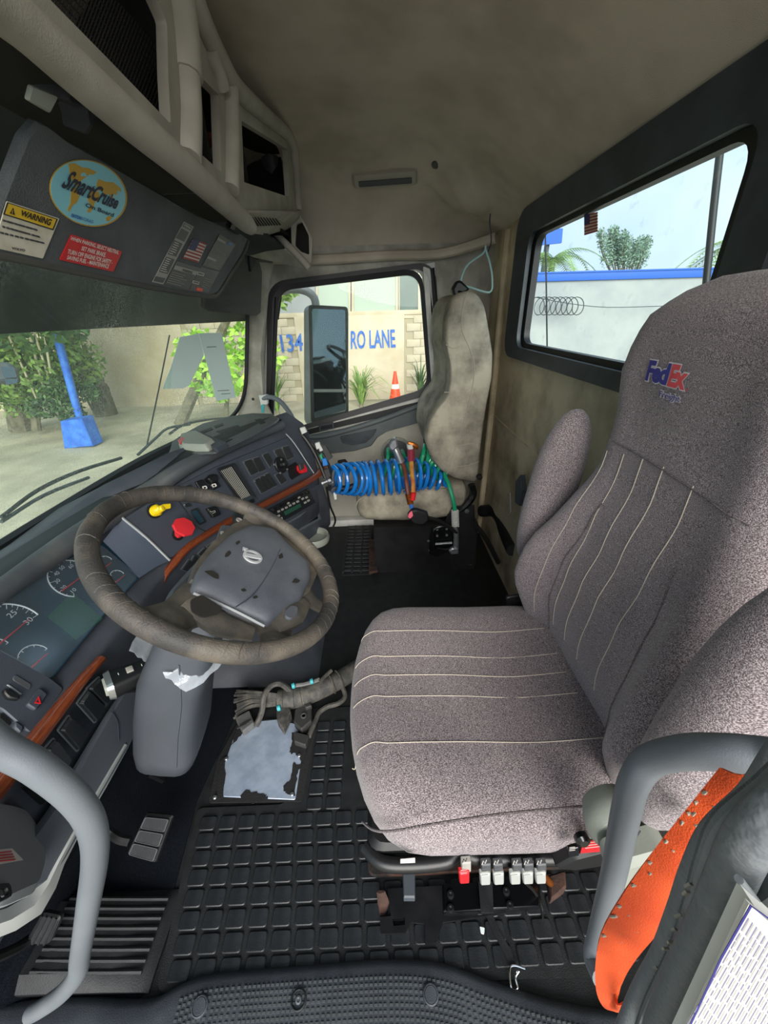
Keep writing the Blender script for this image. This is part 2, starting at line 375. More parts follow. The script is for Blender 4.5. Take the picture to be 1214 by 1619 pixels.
def tweed(name, a, b, c):
    m = bpy.data.materials.new(name); m.use_nodes = True; t = m.node_tree; s = t.nodes['Principled BSDF']; L = t.links.new
    tc = t.nodes.new('ShaderNodeTexCoord'); mp = t.nodes.new('ShaderNodeMapping'); mp.inputs['Scale'].default_value = (820, 400, 760)
    L(tc.outputs['Object'], mp.inputs[0]); n = t.nodes.new('ShaderNodeTexNoise'); n.inputs['Scale'].default_value = 1; n.inputs['Detail'].default_value = 1; L(mp.outputs[0], n.inputs[0])
    r = t.nodes.new('ShaderNodeValToRGB'); e = r.color_ramp.elements; e[0].position = .36; e[0].color = (*lin(a), 1); e[1].position = .66; e[1].color = (*lin(c), 1)
    k = e.new(.5); k.color = (*lin(b), 1); L(n.outputs['Fac'], r.inputs[0])
    n2 = t.nodes.new('ShaderNodeTexNoise'); n2.inputs['Scale'].default_value = 5; L(tc.outputs['Object'], n2.inputs[0])
    mx = t.nodes.new('ShaderNodeMix'); mx.data_type = 'RGBA'; mx.blend_type = 'MULTIPLY'; mx.inputs[0].default_value = .35
    r2 = t.nodes.new('ShaderNodeValToRGB'); r2.color_ramp.elements[0].position = .35; r2.color_ramp.elements[0].color = (.6, .58, .6, 1); r2.color_ramp.elements[1].position = .65
    L(n2.outputs['Fac'], r2.inputs[0]); L(r.outputs[0], mx.inputs[6]); L(r2.outputs[0], mx.inputs[7]); L(mx.outputs[2], s.inputs['Base Color'])
    s.inputs['Roughness'].default_value = .95; s.inputs['Specular IOR Level'].default_value = .15
    s.inputs['Sheen Weight'].default_value = .3
    bp = t.nodes.new('ShaderNodeBump'); bp.inputs['Strength'].default_value = .6; bp.inputs['Distance'].default_value = .0015; L(n.outputs['Fac'], bp.inputs['Height']); L(bp.outputs[0], s.inputs['Normal'])
    M[name] = m
tweed('tweed', '574d50', '857a7d', 'b8acad')
tweed('tweed_top', '40393b', '665b5c', '94898a')
# ================================================================ THE CAB SHELL
RW = -.62; SW = 2.30
# floor pan and the far door's sill
struct('floor', bb(NB(), -.02, 2.24, -.78, .78, -.03, 0), 'floor')
fl = bpy.data.objects['floor']
tb = loft(NB(), [[(x, .72, -.03), (x, .72, 0), (x, .82, .03), (x, 1.02, .34), (x, 1.12, .6), (x, 1.15, .6), (x, 1.15, -.03)] for x in (.12, .8, 1.6, 2.26)])
obj('toe_board', tb, 'carpet', fl)
obj('carpet_mat', slab(NB(), [(.27, .52, .001), (.62, .56, .001), (1.2, .5, .001), (1.2, .74, .001), (.14, .74, .001), (.14, .62, .001)], .004), 'carpet', fl)
# low engine tunnel cover in the middle of the cab
tn = []
for x, h in ((1.0, .004), (1.06, .03), (1.15, .05), (1.4, .055), (1.58, .05), (1.66, .02), (1.70, .003)):
    tn.append([(x, .26, .0), (x, .30, h*.7), (x, .40, h), (x, .62, h*2.2), (x, .9, h*5), (x, 1.0, h*5), (x, 1.0, 0)])
obj('tunnel_cover', loft(NB(), tn), 'dash', fl)
st = bb(NB(), 2.215, 2.30, -.30, .62, .0, .05, .01)
struct('trim_1', st, 'white_paint')
# raised grid mat: every tread pad is its own piece
mt = thing('floor_mat', (.5, .2, 0), 'black rubber floor mat with a raised grid of tread pads below the driver seat', 'floor mat')
base = slab(NB(), [V(p) for p in ((.262, .50, .0005), (.255, -.60, .0005), (.44, -.60, .0005), (.52, -.45, .0005), (.9, -.4, .0005), (.9, .30, .0005), (.60, .30, .0005), (.60, .55, .0005))], .006, .02)
obj('mat_sheet', base, 'floor', mt)
pb = slab(NB(), [V(p) for p in ((-.0165, -.0215, .0065), (.0165, -.0215, .0065), (.0165, .0215, .0065), (-.0165, .0215, .0065))], .005, .006, n=V((0, 0, 1)), bev=.0018, seg=2)
pad0 = obj('tread_pad', pb, 'floor_pad', mt); first = True
def pad(x, y):
    global first
    if first: pad0.location = V((x, y, .0065))-OFF[mt]; first = False
    else: copy_to(pad0, 'tread_pad', mt, (x, y, .0065))
for r in range(8):
    x = .290+r*.0385
    for c in range(20):
        y = .462+.012*r*.5-c*.0535
        if r >= 1 and c == 0: y = y
        if y < -.58: continue
        if r >= 4 and y < .05: continue
        if y < -.27 and r >= 4: continue
        pad(x, y)
for r in range(7):
    x = .598+r*.0385
    for c in range(2): pad(x, .215-c*.0535)
# left foot well: raised ribbed foot rest
fr = thing('foot_rest', (.33, .6, 0), 'black ribbed rubber foot rest beside the mat at the left of the foot well', 'foot rest')
g = loft(NB(), [[(.262, y, 0), (.262, y, z*.6), (.285, y, z), (.40, y, z*.8), (.425, y, .006), (.425, y, 0)] for y, z in ((.515, .008), (.53, .02), (.6, .035), (.74, .05), (.78, .05))])
obj('rest_body', g, 'rubber', fr)
for i in range(8):
    x = .287+i*.0165; t = NB(); tube(t, [(x, .535, .027-i*.0008), (x, .62, .036-i*.0009), (x+.002, .76, .049-i*.0012)], .0042, 6, 3, flat=.9)
    obj('rib', t, 'rubber', fr)
# near door sill plate
sp = thing('sill_plate', (.12, .1, 0), 'dark grey ribbed door sill plate with round screw plugs along the bottom', 'sill plate')
edge = [(0, 1596), (95, 1585), (225, 1590), (275, 1568), (330, 1548), (470, 1535), (620, 1524), (700, 1531), (770, 1556), (850, 1583), (930, 1603), (1010, 1612), (1110, 1640)]
top = [at(a, b, z=.024) for a, b in edge]
rows = []
for k, (dx, dz) in enumerate(((.012, -.024), (.004, -.006), (-.006, 0), (-.03, .002), (-.09, .002), (-.16, .0), (-.20, -.03), (-.21, -.2))):
    rows.append([V((p.x+dx, p.y, .024+dz)) for p in smooth(top, 4)])
obj('plate_body', sheet(NB(), rows, .006), 'sill', sp)
dots = NB()
tp = smooth([at(a, b, z=.024) for a, b in [(292, 1566), (340, 1552), (470, 1541), (620, 1532), (700, 1540), (770, 1565), (850, 1592), (930, 1612)]], 40)
acc = 0; seq = [tp[0]]
for a, b in zip(tp, tp[1:]):
    acc += (b-a).length
    if acc > .0088: seq.append(b); acc = 0
for r in range(11):
    for p in seq:
        q = V((p.x-.013-r*.0088, p.y, .0295)); box(dots, q, (.0034, .0062, .0032))
obj('grip_ribs', dots, 'sill_dot', sp, kind='stuff')
for a, b, mm in ((316, 1592, 'sill'), (472, 1582, 'black'), (681, 1573, 'sill')):
    p = at(a, b, z=.03); k = NB(); lathe(k, p, (0, 0, 1), [(.0155, -.003), (.0155, .004), (.0135, .005), (.0125, .0035), (.0115, .005 if mm == 'sill' else -.002), (0, .005 if mm == 'sill' else -.002)], 24)
    s = obj('screw_plug' if mm == 'sill' else 'screw_hole', k, 'sill' if mm == 'sill' else 'rubber', sp)
    if mm != 'sill':
        k = NB(); lathe(k, p, (0, 0, 1), [(.006, -.002), (.006, .003), (.0035, .0035), (.003, .001), (0, .001)], 12); obj('screw', k, 'steel', s)
# ---- rear wall with window opening
def Y(L, y): return [at(a, b, y=y) for a, b in L]
wo = [V((2.34, RW, -.02)), V((2.34, RW, 1.62)), V((-.02, RW, 1.62)), V((-.02, RW, -.02))]
ho = [V((1.80, RW, 1.09)), V((1.80, RW, 1.54)), V((.74, RW, 1.54)), V((.74, RW, 1.09))]
wl = plate(NB(), wo, [ho], .03, ri=.05)
struct('wall_rear', wl, 'vinyl_wall')
wr = bpy.data.objects['wall_rear']
obj('seam', tube(NB(), [V((2.3, RW+.001, .76)), V((1.9, RW+.001, .75)), V((1.3, RW+.001, .74))], .003, 6, 2), 'vinyl_wall', wr)
obj('edge_roll', tube(NB(), [V((2.06, RW+.01, 1.56)), V((2.05, RW+.012, 1.2)), V((2.04, RW+.012, .75)), V((2.06, RW+.01, .02))], .016, 8, 4), 'vinyl_wall', wr)
# rear window: bezel ring, rubber, pane
rw = shell('window_1', (1.23, RW, 1.05))
O = [V((1.895, RW, 1.062)), V((1.895, RW, 1.592)), V((.675, RW, 1.592)), V((.675, RW, 1.062))]
I1 = [V((1.775, RW, 1.105)), V((1.775, RW, 1.505)), V((.775, RW, 1.505)), V((.775, RW, 1.105))]
obj('bezel', ring(NB(), O, I1, .028, .09, .06, n=V((0, 1, 0)), lip=.012, seg=6), 'frame_dark', rw)
O2 = [V((1.80, RW-.03, 1.085)), V((1.80, RW-.03, 1.53)), V((.76, RW-.03, 1.53)), V((.76, RW-.03, 1.085))]
I2 = [V((1.752, RW-.03, 1.122)), V((1.752, RW-.03, 1.492)), V((.815, RW-.03, 1.492)), V((.815, RW-.03, 1.122))]
obj('rubber_seal', ring(NB(), O2, I2, .03, .07, .05, n=V((0, 1, 0)), lip=.006, seg=6), 'black', rw)
obj('pane', slab(NB(), [p+V((0, -.006, 0)) for p in O2], .004, .06, n=V((0, 1, 0))), 'glass_rear', rw)
fd = obj('flag_decal', slab(NB(), Y([(924, 340), (945, 335), (945, 366), (924, 372)], RW-.021), .001), 'flag_white', None, 'small American flag decal stuck on the rear window pane', 'decal')
q = Y([(924, 340), (945, 335), (945, 366), (924, 372)], RW-.0195)
for i in range(7):
    u0, u1 = i*2/13, (i*2+1)/13; b = NB()
    slab(b, [q[0].lerp(q[3], u0), q[1].lerp(q[2], u0), q[1].lerp(q[2], u1), q[0].lerp(q[3], u1)], .0005); obj('stripe', b, 'flag_red', fd)
b = NB(); slab(b, [q[0]+V((0, .0008, 0)), q[0].lerp(q[1], .42)+V((0, .0008, 0)), q[0].lerp(q[1], .42).lerp(q[3].lerp(q[2], .42), .5)+V((0, .0008, 0)), q[0].lerp(q[3], .5)+V((0, .0008, 0))], .0004); obj('canton', b, 'flag_blue', fd)
# things just behind the cab
obj('hose_rail', tube(NB(), [at(1141, 215, y=-.95), at(1128, 330, y=-.95), at(1115, 460, y=-.95)], .0095, 10, 3), 'black', None, 'black upright bar standing outside behind the rear window', 'bar')
obj('hanging_cable', tube(NB(), [at(861, 340, y=-.8), at(863, 420, y=-.8), at(865, 560, y=-.8)], .0035, 6, 3), 'cable_black', None, 'thin dark cable hanging outside at the left of the rear window', 'cable')
# ---- right side: fixed frame and door
wo = [V((SW, .98, -.02)), V((SW, .98, .66)), V((SW, .74, .74)), V((SW, .60, 1.30)), V((SW, .52, 1.60)), V((SW, -.64, 1.60)), V((SW, -.64, -.02))]
ho = [at(a, b, x=SW) for a, b in [(424, 450), (688, 414), (700, 640), (690, 760), (520, 800), (420, 800), (412, 690)]]
struct('wall_right', plate(NB(), wo, [ho], .03), 'pillar_grey')
wR = bpy.data.objects['wall_right']
dr = shell('door_1', (SW, .1, .05))
DX = SW+.012
S = lambda L, x: [at(a, b, x=x) for a, b in L]
outer = S([(418, 440), (692, 408), (704, 650), (700, 800), (400, 860), (400, 690)], DX)
inner = S([(438, 456), (668, 425), (680, 618), (432, 690)], DX)
obj('door_shell', plate(NB(), outer, [inner], .03, ri=.06), 'white_paint', dr)
obj('door_seal', ring(NB(), S([(424, 446), (688, 413), (699, 636), (421, 702)], DX-.012), S([(431, 452), (677, 422), (689, 628), (427, 694)], DX-.012), .014, .10, .09, n=V((-1, 0, 0)), seg=7), 'black', dr)
obj('window_rubber', ring(NB(), S([(430, 452), (667, 424), (683, 622), (425, 694)], DX-.004), S([(441, 460), (662, 433), (676, 613), (432, 686)], DX-.004), .018, .09, .08, n=V((-1, 0, 0)), lip=.008, seg=7), 'black', dr)
obj('window_post', tube(NB(), S([(437, 470), (433, 570), (428, 690)], DX-.014), .011, 8, 3), 'black', dr)
obj('pane', slab(NB(), [p+V((.01, 0, 0)) for p in S([(434, 452), (668, 424), (682, 620), (426, 694)], DX)], .004, .06, n=V((-1, 0, 0))), 'glass_clear', dr)
# door inner trim
pn = slab(NB(), S([(430, 708), (685, 640), (700, 660), (704, 800), (520, 835), (440, 860), (420, 800)], SW+.005), .03, .02, n=V((-1, 0, 0)), bev=.008)
obj('lower_panel', pn, 'door_panel', dr)
ar = slab(NB(), S([(478, 690), (560, 674), (676, 634), (682, 641), (681, 662), (612, 681), (597, 690), (587, 704), (560, 712), (522, 716), (505, 719), (480, 712)], SW-.025), .018, .012, n=V((-1, 0, 0)), bev=.005)
obj('arm_ledge', ar, 'door_dark', dr)
obj('ledge_roll', tube(NB(), S([(470, 690), (510, 690), (590, 668), (650, 646), (682, 634)], SW-.035), [.008, .016, .017, .016, .01], 10, 5), 'door_dark', dr)
obj('pull_pocket', slab(NB(), S([(537, 690), (596, 678), (590, 690), (578, 700), (556, 704), (541, 700)], SW-.047), .004, .01, n=V((-1, 0, 0)), bev=.001), 'frame_dark', dr)
obj('latch_pocket', ring(NB(), S([(504, 672), (527, 667), (529, 677), (505, 682)], SW-.05), S([(507, 674), (525, 670), (526, 676), (507, 680)], SW-.05), .004, .004, .003, n=V((-1, 0, 0))), 'frame_dark', dr)
spc = at(627, 716, x=SW-.03)
k = NB(); lathe(k, spc, (-1, 0, 0), [(.098, -.002), (.098, .008), (.090, .012), (.086, .006), (.08, .008), (0, .013)], 36); obj('speaker_ring', k, 'grey_plastic', dr)
k = NB(); lathe(k, spc+V((-.008, 0, 0)), (-1, 0, 0), [(.082, 0), (.08, .004), (.05, .008), (0, .009)], 30); obj('speaker_grille', k, 'label_grey', dr)
obj('door_switch', slab(NB(), S([(534, 727), (546, 725), (550, 730), (549, 744), (537, 748), (533, 742)], SW-.02), .012, .006, n=V((-1, 0, 0)), bev=.003), 'black', dr)
obj('door_grab', tube(NB(), S([(684, 640), (674, 652), (671, 680), (674, 716)], SW-.05), .011, 8, 5), 'door_dark', dr)
# B pillar strips
obj('pillar_seal', tube(NB(), S([(683, 424), (689, 480), (697, 560), (701, 640), (702, 690)], SW-.012), .012, 8, 3), 'black', wR)
obj('pillar_strip', slab(NB(), S([(668, 420), (680, 424), (693, 630), (684, 636)], SW-.004), .01, .01, n=V((-1, 0, 0)), bev=.003), 'white_paint', wR)
obj('pillar_bolt', lathe(NB(), at(706, 582, x=SW-.002), (-1, 0, 0), [(.014, 0), (.012, .006), (.005, .008), (0, .004)], 16), 'brass', wR)
# A pillar and windshield
AP = 2.2
ap = slab(NB(), S([(392, 408), (434, 412), (424, 470), (417, 560), (419, 630), (452, 700), (360, 700), (376, 662), (388, 625), (393, 560), (395, 480)], AP), .03, .0, n=V((-1, 0, 0)), bev=.012)
struct('trim_2', ap, 'pillar_grey')
obj('trim_screw', lathe(NB(), at(400, 631, x=AP-.03), (-1, 0, 0), [(.008, 0), (.007, .003), (0, .003)], 12), 'black', bpy.data.objects['trim_2'])
def wsp(x, z):      # windshield surface: bowed in plan, raked back
    s = (x-1.2)/1.0
    return V((x, .99-.20*max(0, s)**2.2-.2*max(0, -s-.3)**2-(z-.74)*.36, z))
ws = shell('window_2', (1.2, 1.0, .74))
gr = [[wsp(x, z) for x in [.0+.115*i for i in range(20)]] for z in (.70, .9, 1.1, 1.3, 1.45)]
obj('pane', sheet(NB(), gr, .005), 'glass_windshield', ws)
obj('bottom_rubber', tube(NB(), [wsp(x, .735)+V((0, -.015, 0)) for x in (-.1, .3, .7, 1.1, 1.5, 1.8, 2.0, 2.12)], .022, 8, 5), 'black', ws)
obj('corner_rubber', tube(NB(), [at(*p, x=2.14) for p in ((330, 672), (362, 662), (380, 640), (388, 610), (390, 560), (391, 500), (391, 450))], .010, 8, 5), 'black', ws)
obj('bottom_ledge', sheet(NB(), [[wsp(x, .735)+V((0, dy, dz)) for x in (.25, .5, .8, 1.1, 1.5, 1.8, 2.0, 2.15)] for dy, dz in ((-.02, .0), (-.06, -.01), (-.11, -.02), (-.15, -.05))], .004), 'black', ws)
sv = NB(); sheet(sv, [[V((x, 1.13-.10*max(0, x-1.3)**2-(z-1.2)*.3, z)) for x in (-.3, .3, .8, 1.3, 1.8, 2.3, 2.8, 3.3)] for z in (1.222, 1.35, 1.6)], .005)
obj('exterior_visor', sv, 'glass_tint', None, 'smoked exterior sun visor across the top of the windshield outside', 'visor')
# header panel between windshield and overhead shelf
hd = sheet(NB(), [[V((x, y, z)) for x in (-.1, .6, 1.2, 1.8, 2.25)] for y, z in ((.36, 1.50), (.45, 1.50), (.56, 1.49), (.66, 1.46), (.74, 1.40))], .01)
struct('trim_3', hd, 'visor_dark')
struct('trim_4', tube(NB(), [(2.3, .50, 1.50), (2.26, .25, 1.49), (2.27, -.1, 1.50), (2.24, -.35, 1.5), (2.12, -.57, 1.54)], .022, 8, 5), 'headliner')
# ---- headliner dome
def cz(x, y):
    sx = min(1, max(0, (2.33-x)/.62)); sy = min(1, max(0, (y+.62)/.55)); sf = min(1, max(0, (.62-y)/.25))
    ex = 1-(1-sx)**2.6; ey = 1-(1-sy)**2.2; ef = 1-(1-sf)**2
    z = 1.50+.33*ex**.8
    z = min(z, z*ey**.0)
    zr = 1.585+(z-1.585)*ey if z > 1.585 else z
    zz = 1.50+(zr-1.50)*(.55+.45*ef)
    d = math.hypot((x-2.06)/.09, (y+.40)/.11); zz -= .05*math.exp(-d*d)
    for a0, am in ((.35, .02), (.9, .024), (1.35, .018)):
        ux, uy = x-2.12, y+.50; r_ = math.hypot(ux, uy); pe_ = abs(ux*math.sin(a0)+uy*math.cos(a0)*1.0) if ux < .05 else 9; zz -= am*math.exp(-(pe_/.014)**2)*math.exp(-((r_-.14)/.12)**2)
    d = abs((x-1.9)*.75+(y+.30)*.65); zz -= .014*math.exp(-(d/.02)**2)*math.exp(-((x-1.93)/.14)**2)
    d = abs((x-1.05)*.3+(y+.42)*.95); zz -= .008*math.exp(-(d/.02)**2)*math.exp(-((x-1.0)/.25)**2)
    return zz
xs = [-.15+.05*i for i in range(36)]+[1.65+.0245*i for i in range(28)]; ys = [-.63+.03*j for j in range(42)]
struct('ceiling', sheet(NB(), [[V((x, y, cz(x, y))) for x in xs] for y in ys], .012), 'headliner', ang=70)
cl = bpy.data.objects['ceiling']
dl = thing('dome_light', (2.0, 0, cz(2.0, 0)), 'long slim ceiling lamp with grey lens above the far door', 'lamp')
a, b_ = at(562, 299, z=1.735), at(656, 283, z=1.735)
a.x = 2.08; b_.x = 2.02; a = V((2.09, .065, cz(2.09, .065))); b_ = V((2.06, -.20, cz(2.06, -.2)))
ax = (b_-a).normalized(); nrm = V((-.55, 0, -.83)); sd_ = ax.cross(nrm).normalized()
c0 = (a+b_)/2
def dq(l, wd, o): return [c0+ax*sx*l+sd_*sy*wd+nrm*o for sx, sy in ((-1, -1), (1, -1), (1, 1), (-1, 1))]
obj('lamp_body', slab(NB(), dq(.135, .032, -.004), .024, .012, n=nrm, bev=.007), 'piping', dl)
obj('lens', slab(NB(), [p+sd_*.006 for p in dq(.112, .012, .021)], .003, .004, n=nrm, bev=.001), 'label_grey', dl)
obj('ceiling_button', lathe(NB(), V((1.98, -.27, cz(1.98, -.27)-.004)), (-.4, 0, -.9), [(.02, 0), (.019, .004), (.010, .006), (0, .005)], 20), 'label_grey', None, 'small round plug in the headliner beside the ceiling lamp', 'plug')
# ================================================================ OUTSIDE
struct('ground', bb(NB(), -12, 60, -60, 60, -1.25, -1.15), 'ground')
WX = 12.3
bw = thing('painted_building', (WX, 2, -1.15), 'cream block building lettered in blue seen through the passenger window', 'building')
obj('wall', bb(NB(), WX+.02, WX+.4, -2.6, 12.5, -1.15, 1.18), 'mortar', bw)
pa = S([(484, 500), (639, 497), (641, 760), (484, 760)], WX-.05); zt = (pa[0].z+pa[1].z)/2
obj('smooth_panel', bb(NB(), WX-.05, WX+.02, pa[1].y, 2.25, -1.15, zt, .01), 'block_panel', bw)
obj('street_number', put_text(NB(), '134', S([(446, 557.5), (479.5, 555), (478, 527), (441.5, 529)], WX-.055), .01, n=V((-1, 0, 0)), bold=.018), 'paint_blue', bw)
obj('street_name', put_text(NB(), 'RO LANE', S([(554.5, 552), (625.5, 549.6), (624, 520.3), (554.5, 523)], WX-.055), .01, n=V((-1, 0, 0)), bold=.018), 'paint_blue', bw)
bl = None
for r in range(11):
    z = -1.14+r*.21
    for (ya, yb) in ((-2.6, pa[1].y), (2.25, 5.6)):
        y = ya+(.0 if r % 2 else .21)
        while y+.40 < yb+.05:
            if bl is None:
                b = NB(); bb(b, WX-.012, WX+.02, y, y+.408, z, z+.202, .006); bl = obj('block', b, 'block_wall', bw); b0 = OFF[bl].copy(); y0, z0 = y, z
            else: copy_to(bl, 'block', bw, b0+V((0, y-y0, z-z0)))
            y += .416
obj('render_wall', bb(NB(), WX-.03, WX+.02, 5.5, 12.5, -1.15, 1.18), 'block_panel', bw)
obj('upper_band', bb(NB(), WX-.03, WX+.3, -2.6, 12.5, 1.18, 1.30, .01), 'block_panel', bw)
obj('upper_wall', bb(NB(), WX+.1, WX+.3, -2.6, 12.5, 1.3, 5.2), 'upper_paint', bw)
def wnd(x0, x1, y1, glassm, drop=498):
    q = S([(x0, 380), (x1, 380), (x1, drop), (x0, drop)], WX+.06)
    f = obj('window_frame', ring(NB(), q, [q[i].lerp(sum(q, V())/4, .10) for i in range(4)], .06, n=V((-1, 0, 0))), 'block_panel', bw)
    obj('pane', slab(NB(), [p.lerp(sum(q, V())/4, .04) for p in q], .012, n=V((-1, 0, 0))), glassm, f)
wnd(556, 629, 0, 'pale_glass'); wnd(630, 662, 0, 'dark_glass', 503); wnd(662, 690, 0, 'pale_glass', 503); wnd(500, 554, 0, 'pale_glass')
# traffic cone
cp = at(625, 640, x=11.4); cy = cp.y; cb = V((11.4, cy, -1.15))
cn = thing('traffic_cone', cb, 'orange traffic cone with a pale collar standing before the lettered wall', 'cone')
zt = at(623, 587, x=11.4).z; H = zt+1.15
obj('cone_body', lathe(NB(), cb, (0, 0, 1), [(.28, .0), (.28, .03), (.19, .04), (.035, H), (0, H)], 24), 'cone', cn)
obj('collar', lathe(NB(), cb, (0, 0, 1), [(.118, H*.50), (.096, H*.63)], 24), 'cone_white', cn)
def grass(name, c, n, h, m, label, spread=.5, wd=.06):
    t = thing(name, c, label, 'plant')
    b = NB(); c = V(c)
    for i in range(n):
        a = random.uniform(0, 2*PI); ln = h*random.uniform(.6, 1.1); sp_ = spread*random.uniform(.3, 1.1)
        d = V((math.cos(a), math.sin(a), 0)); s = V((-d.y, d.x, 0))*wd/2
        pts = [c+d*sp_*t_**1.6+V((0, 0, ln*(t_*1.5-.55*t_*t_*(1+sp_)))) for t_ in (0, .35, .7, 1)]
        for q, (p, p2) in enumerate(zip(pts, pts[1:])):
            w0, w1 = 1-q/3.2, 1-(q+1)/3.2; b.faces.new([b.verts.new(v) for v in (p-s*w0, p+s*w0, p2+s*w1, p2-s*w1)])
    obj('leaves', b, m, t, recalc=False)
    obj('crown', lathe(NB(), c-V((0, 0, .02)), (0, 0, 1), [(.07, 0), (.05, .12), (0, .16)], 8), 'bark', t)
    return t
grass('strap_leaf_plant', (11.2, at(572, 660, x=11.2).y, -1.15), 70, 1.75, 'leaf', 'spiky strap leaf plant left of the traffic cone', 1.25)
grass('strap_leaf_plant', (10.6, at(440, 660, x=10.6).y, -1.15), 70, 1.7, 'leaf', 'spiky strap leaf plant at the left edge of the passenger window', .8)
grass('strap_leaf_plant', (11.6, at(664, 640, x=11.6).y, -1.15), 40, 1.5, 'leaf_dark', 'thin dull strap leaf plant right of the traffic cone', .6)
def leaves(bm, c, rad, n, size, squash=.8):
    c = V(c)
    for i in range(n):
        p = V((random.gauss(0, 1), random.gauss(0, 1), random.gauss(0, 1))); p = p.normalized()*rad*random.uniform(.35, 1)**.5
        p.z *= squash; u = V((random.uniform(-1, 1), random.uniform(-1, 1), random.uniform(-1, .6))).normalized()*size*random.uniform(.6, 1.3)
        v = u.cross(V((random.uniform(-1, 1), random.uniform(-1, 1), random.uniform(-1, 1)))).normalized()*size*.22
        q = c+p; bm.faces.new([bm.verts.new(k) for k in (q-u*.5, q+v, q+u*.5, q-v)])
def tree(name, base, crown, rad, n, size, m, label, tr=.12, blobs=5, cat='tree', ht=None):
    t = thing(name, base, label, cat); base = V(base); crown = V(crown)
    obj('trunk', tube(NB(), [base, base.lerp(crown, .4)+V((.1, .05, 0)), base.lerp(crown, .75), crown], [tr*1.2, tr, tr*.6, tr*.3], 8, 4), 'bark', t)
    b = NB()
    for i in range(blobs):
        o = V((random.uniform(-1, 1), random.uniform(-1, 1), random.uniform(-.8, .9)))*rad*.75
        leaves(b, crown+o, rad*.6, n//blobs, size)
    obj('foliage', b, m, t, recalc=False); return t
def palm(name, base, top, fr, L, m, label, tr=.16, droop=.9):
    t = thing(name, base, label, 'palm tree'); base = V(base); top = V(top)
    obj('trunk', tube(NB(), [base, base.lerp(top, .5)+V((.1, 0, 0)), top], [tr*1.2, tr, tr*.8], 8, 4), 'bark', t)
    for i in range(fr):
        b = NB(); a = 2*PI*i/fr+random.uniform(-.2, .2); el = random.uniform(.1, .9); d = V((math.cos(a), math.sin(a), 0)); pts = []
        for k in range(9):
            s = k/8; pts.append(top+d*L*s*math.cos(el*(1-s))+V((0, 0, L*(s*math.sin(el)-droop*s*s))))
        for k in range(8):
            p, p2 = pts[k], pts[k+1]
            for h in range(3):
                c = p.lerp(p2, h/3)
                for sg in (-1, 1):
                    sd2 = V((-d.y, d.x, 0))*sg; tip = c+(sd2*.8+d*.5+V((0, 0, -.35)))*L*.30*(1.05-k/9)
                    w2 = (p2-p)*.22; b.faces.new([b.verts.new(v) for v in (c-w2*.4, c+w2*.4, tip)])
        tube(b, pts, .012, 4, 1); obj('frond', b, m, t, recalc=False)
    return t
# left of the wall: shrub, trees, trunks
tree('bamboo_bush', (9.5, at(350, 640, x=9.5).y, -1.15), (9.5, at(362, 590, x=9.5).y, .1), 1.0, 900, .22, 'leaf_lime', 'lime green leafy bush outside the right end of the windshield', .06)
tree('leafy_tree', (9.8, 5.0, -1.15), at(455, 440, x=9.2)+V((0, .5, .5)), 1.0, 1100, .25, 'leaf', 'leafy tree hanging over the top left of the passenger window', .12)
tree('dark_tree', (9.8, 8.9, -1.15), (8.9, 7.3, 2.75), 1.9, 3600, .24, 'leaf_dark', 'large dark tree behind the top of the windshield', .25, 9)
pt = thing('old_palm', at(170, 655, z=-1.15), 'thick rough palm trunk standing before the pale wall', 'tree')
p0 = at(168, 656, z=-1.15); obj('trunk', tube(NB(), [p0, p0+V((0, .0, .8)), p0+V((0, .35, 2.0)), p0+V((0, .6, 4))], [.30, .24, .21, .20], 12, 5), 'bark', pt)
b = NB()
for i in range(160):
    a = random.uniform(0, 2*PI); h = random.uniform(.1, 2.8); c = p0+V((math.cos(a)*(.27-.02*h), math.sin(a)*(.27-.02*h)+h*.16, h)); tube(b, [c, c+V((math.cos(a)*.06, math.sin(a)*.06, random.uniform(.2, .5)))], .02, 4, 1)
obj('bark_fibres', b, 'bark', pt, kind='stuff')
tree('green_thicket', at(40, 640, x=9.2)*1+V((0, 0, -.6)), at(40, 575, x=9.2), 1.35, 4500, .17, 'leaf', 'bright green thicket outside at the left of the windshield', .08, 8, 'thicket')
tree('low_shrub', at(95, 665, x=8.9), at(98, 628, x=8.9), .5, 1500, .12, 'leaf_dark', 'low shrub around pale stems left of the blue pole', .03, 5, 'shrub')
for i, (a, b_, c, d) in enumerate(((0, 500, 62, 640), (40, 500, 68, 612), (52, 520, 78, 600), (68, 515, 80, 590))):
    obj('bare_sapling', tube(NB(), [at(c, d, x=8.9), at((a+c)/2, (b_+d)/2, x=8.9), at(a, b_, x=8.9)], .022, 6, 2), 'twig', None, ['long slanting bare stem nearest the left edge of the windshield', 'second pale bare stem from the left in the thicket', 'third pale bare stem from the left in the thicket', 'pale bare stem nearest the blue pole'][i], 'stem', 'pale stems in the thicket')
bp = thing('blue_pole', at(138, 690, z=-1.15), 'tall blue metal pole with a square blue foot in front of the windshield', 'pole')
pb0 = at(138, 680, x=8.6); obj('shaft', tube(NB(), [at(126, 662, x=8.6), at(60, 420, x=8.6), at(20, 270, x=8.6)], .075, 12, 2), 'pole_blue', bp)
q = [at(113, 660, x=8.4), at(146, 656, x=8.4), at(163, 698, x=8.4), at(119, 702, x=8.4)]
obj('foot', slab(NB(), q, .35, 0, bev=.02), 'pole_blue', bp)
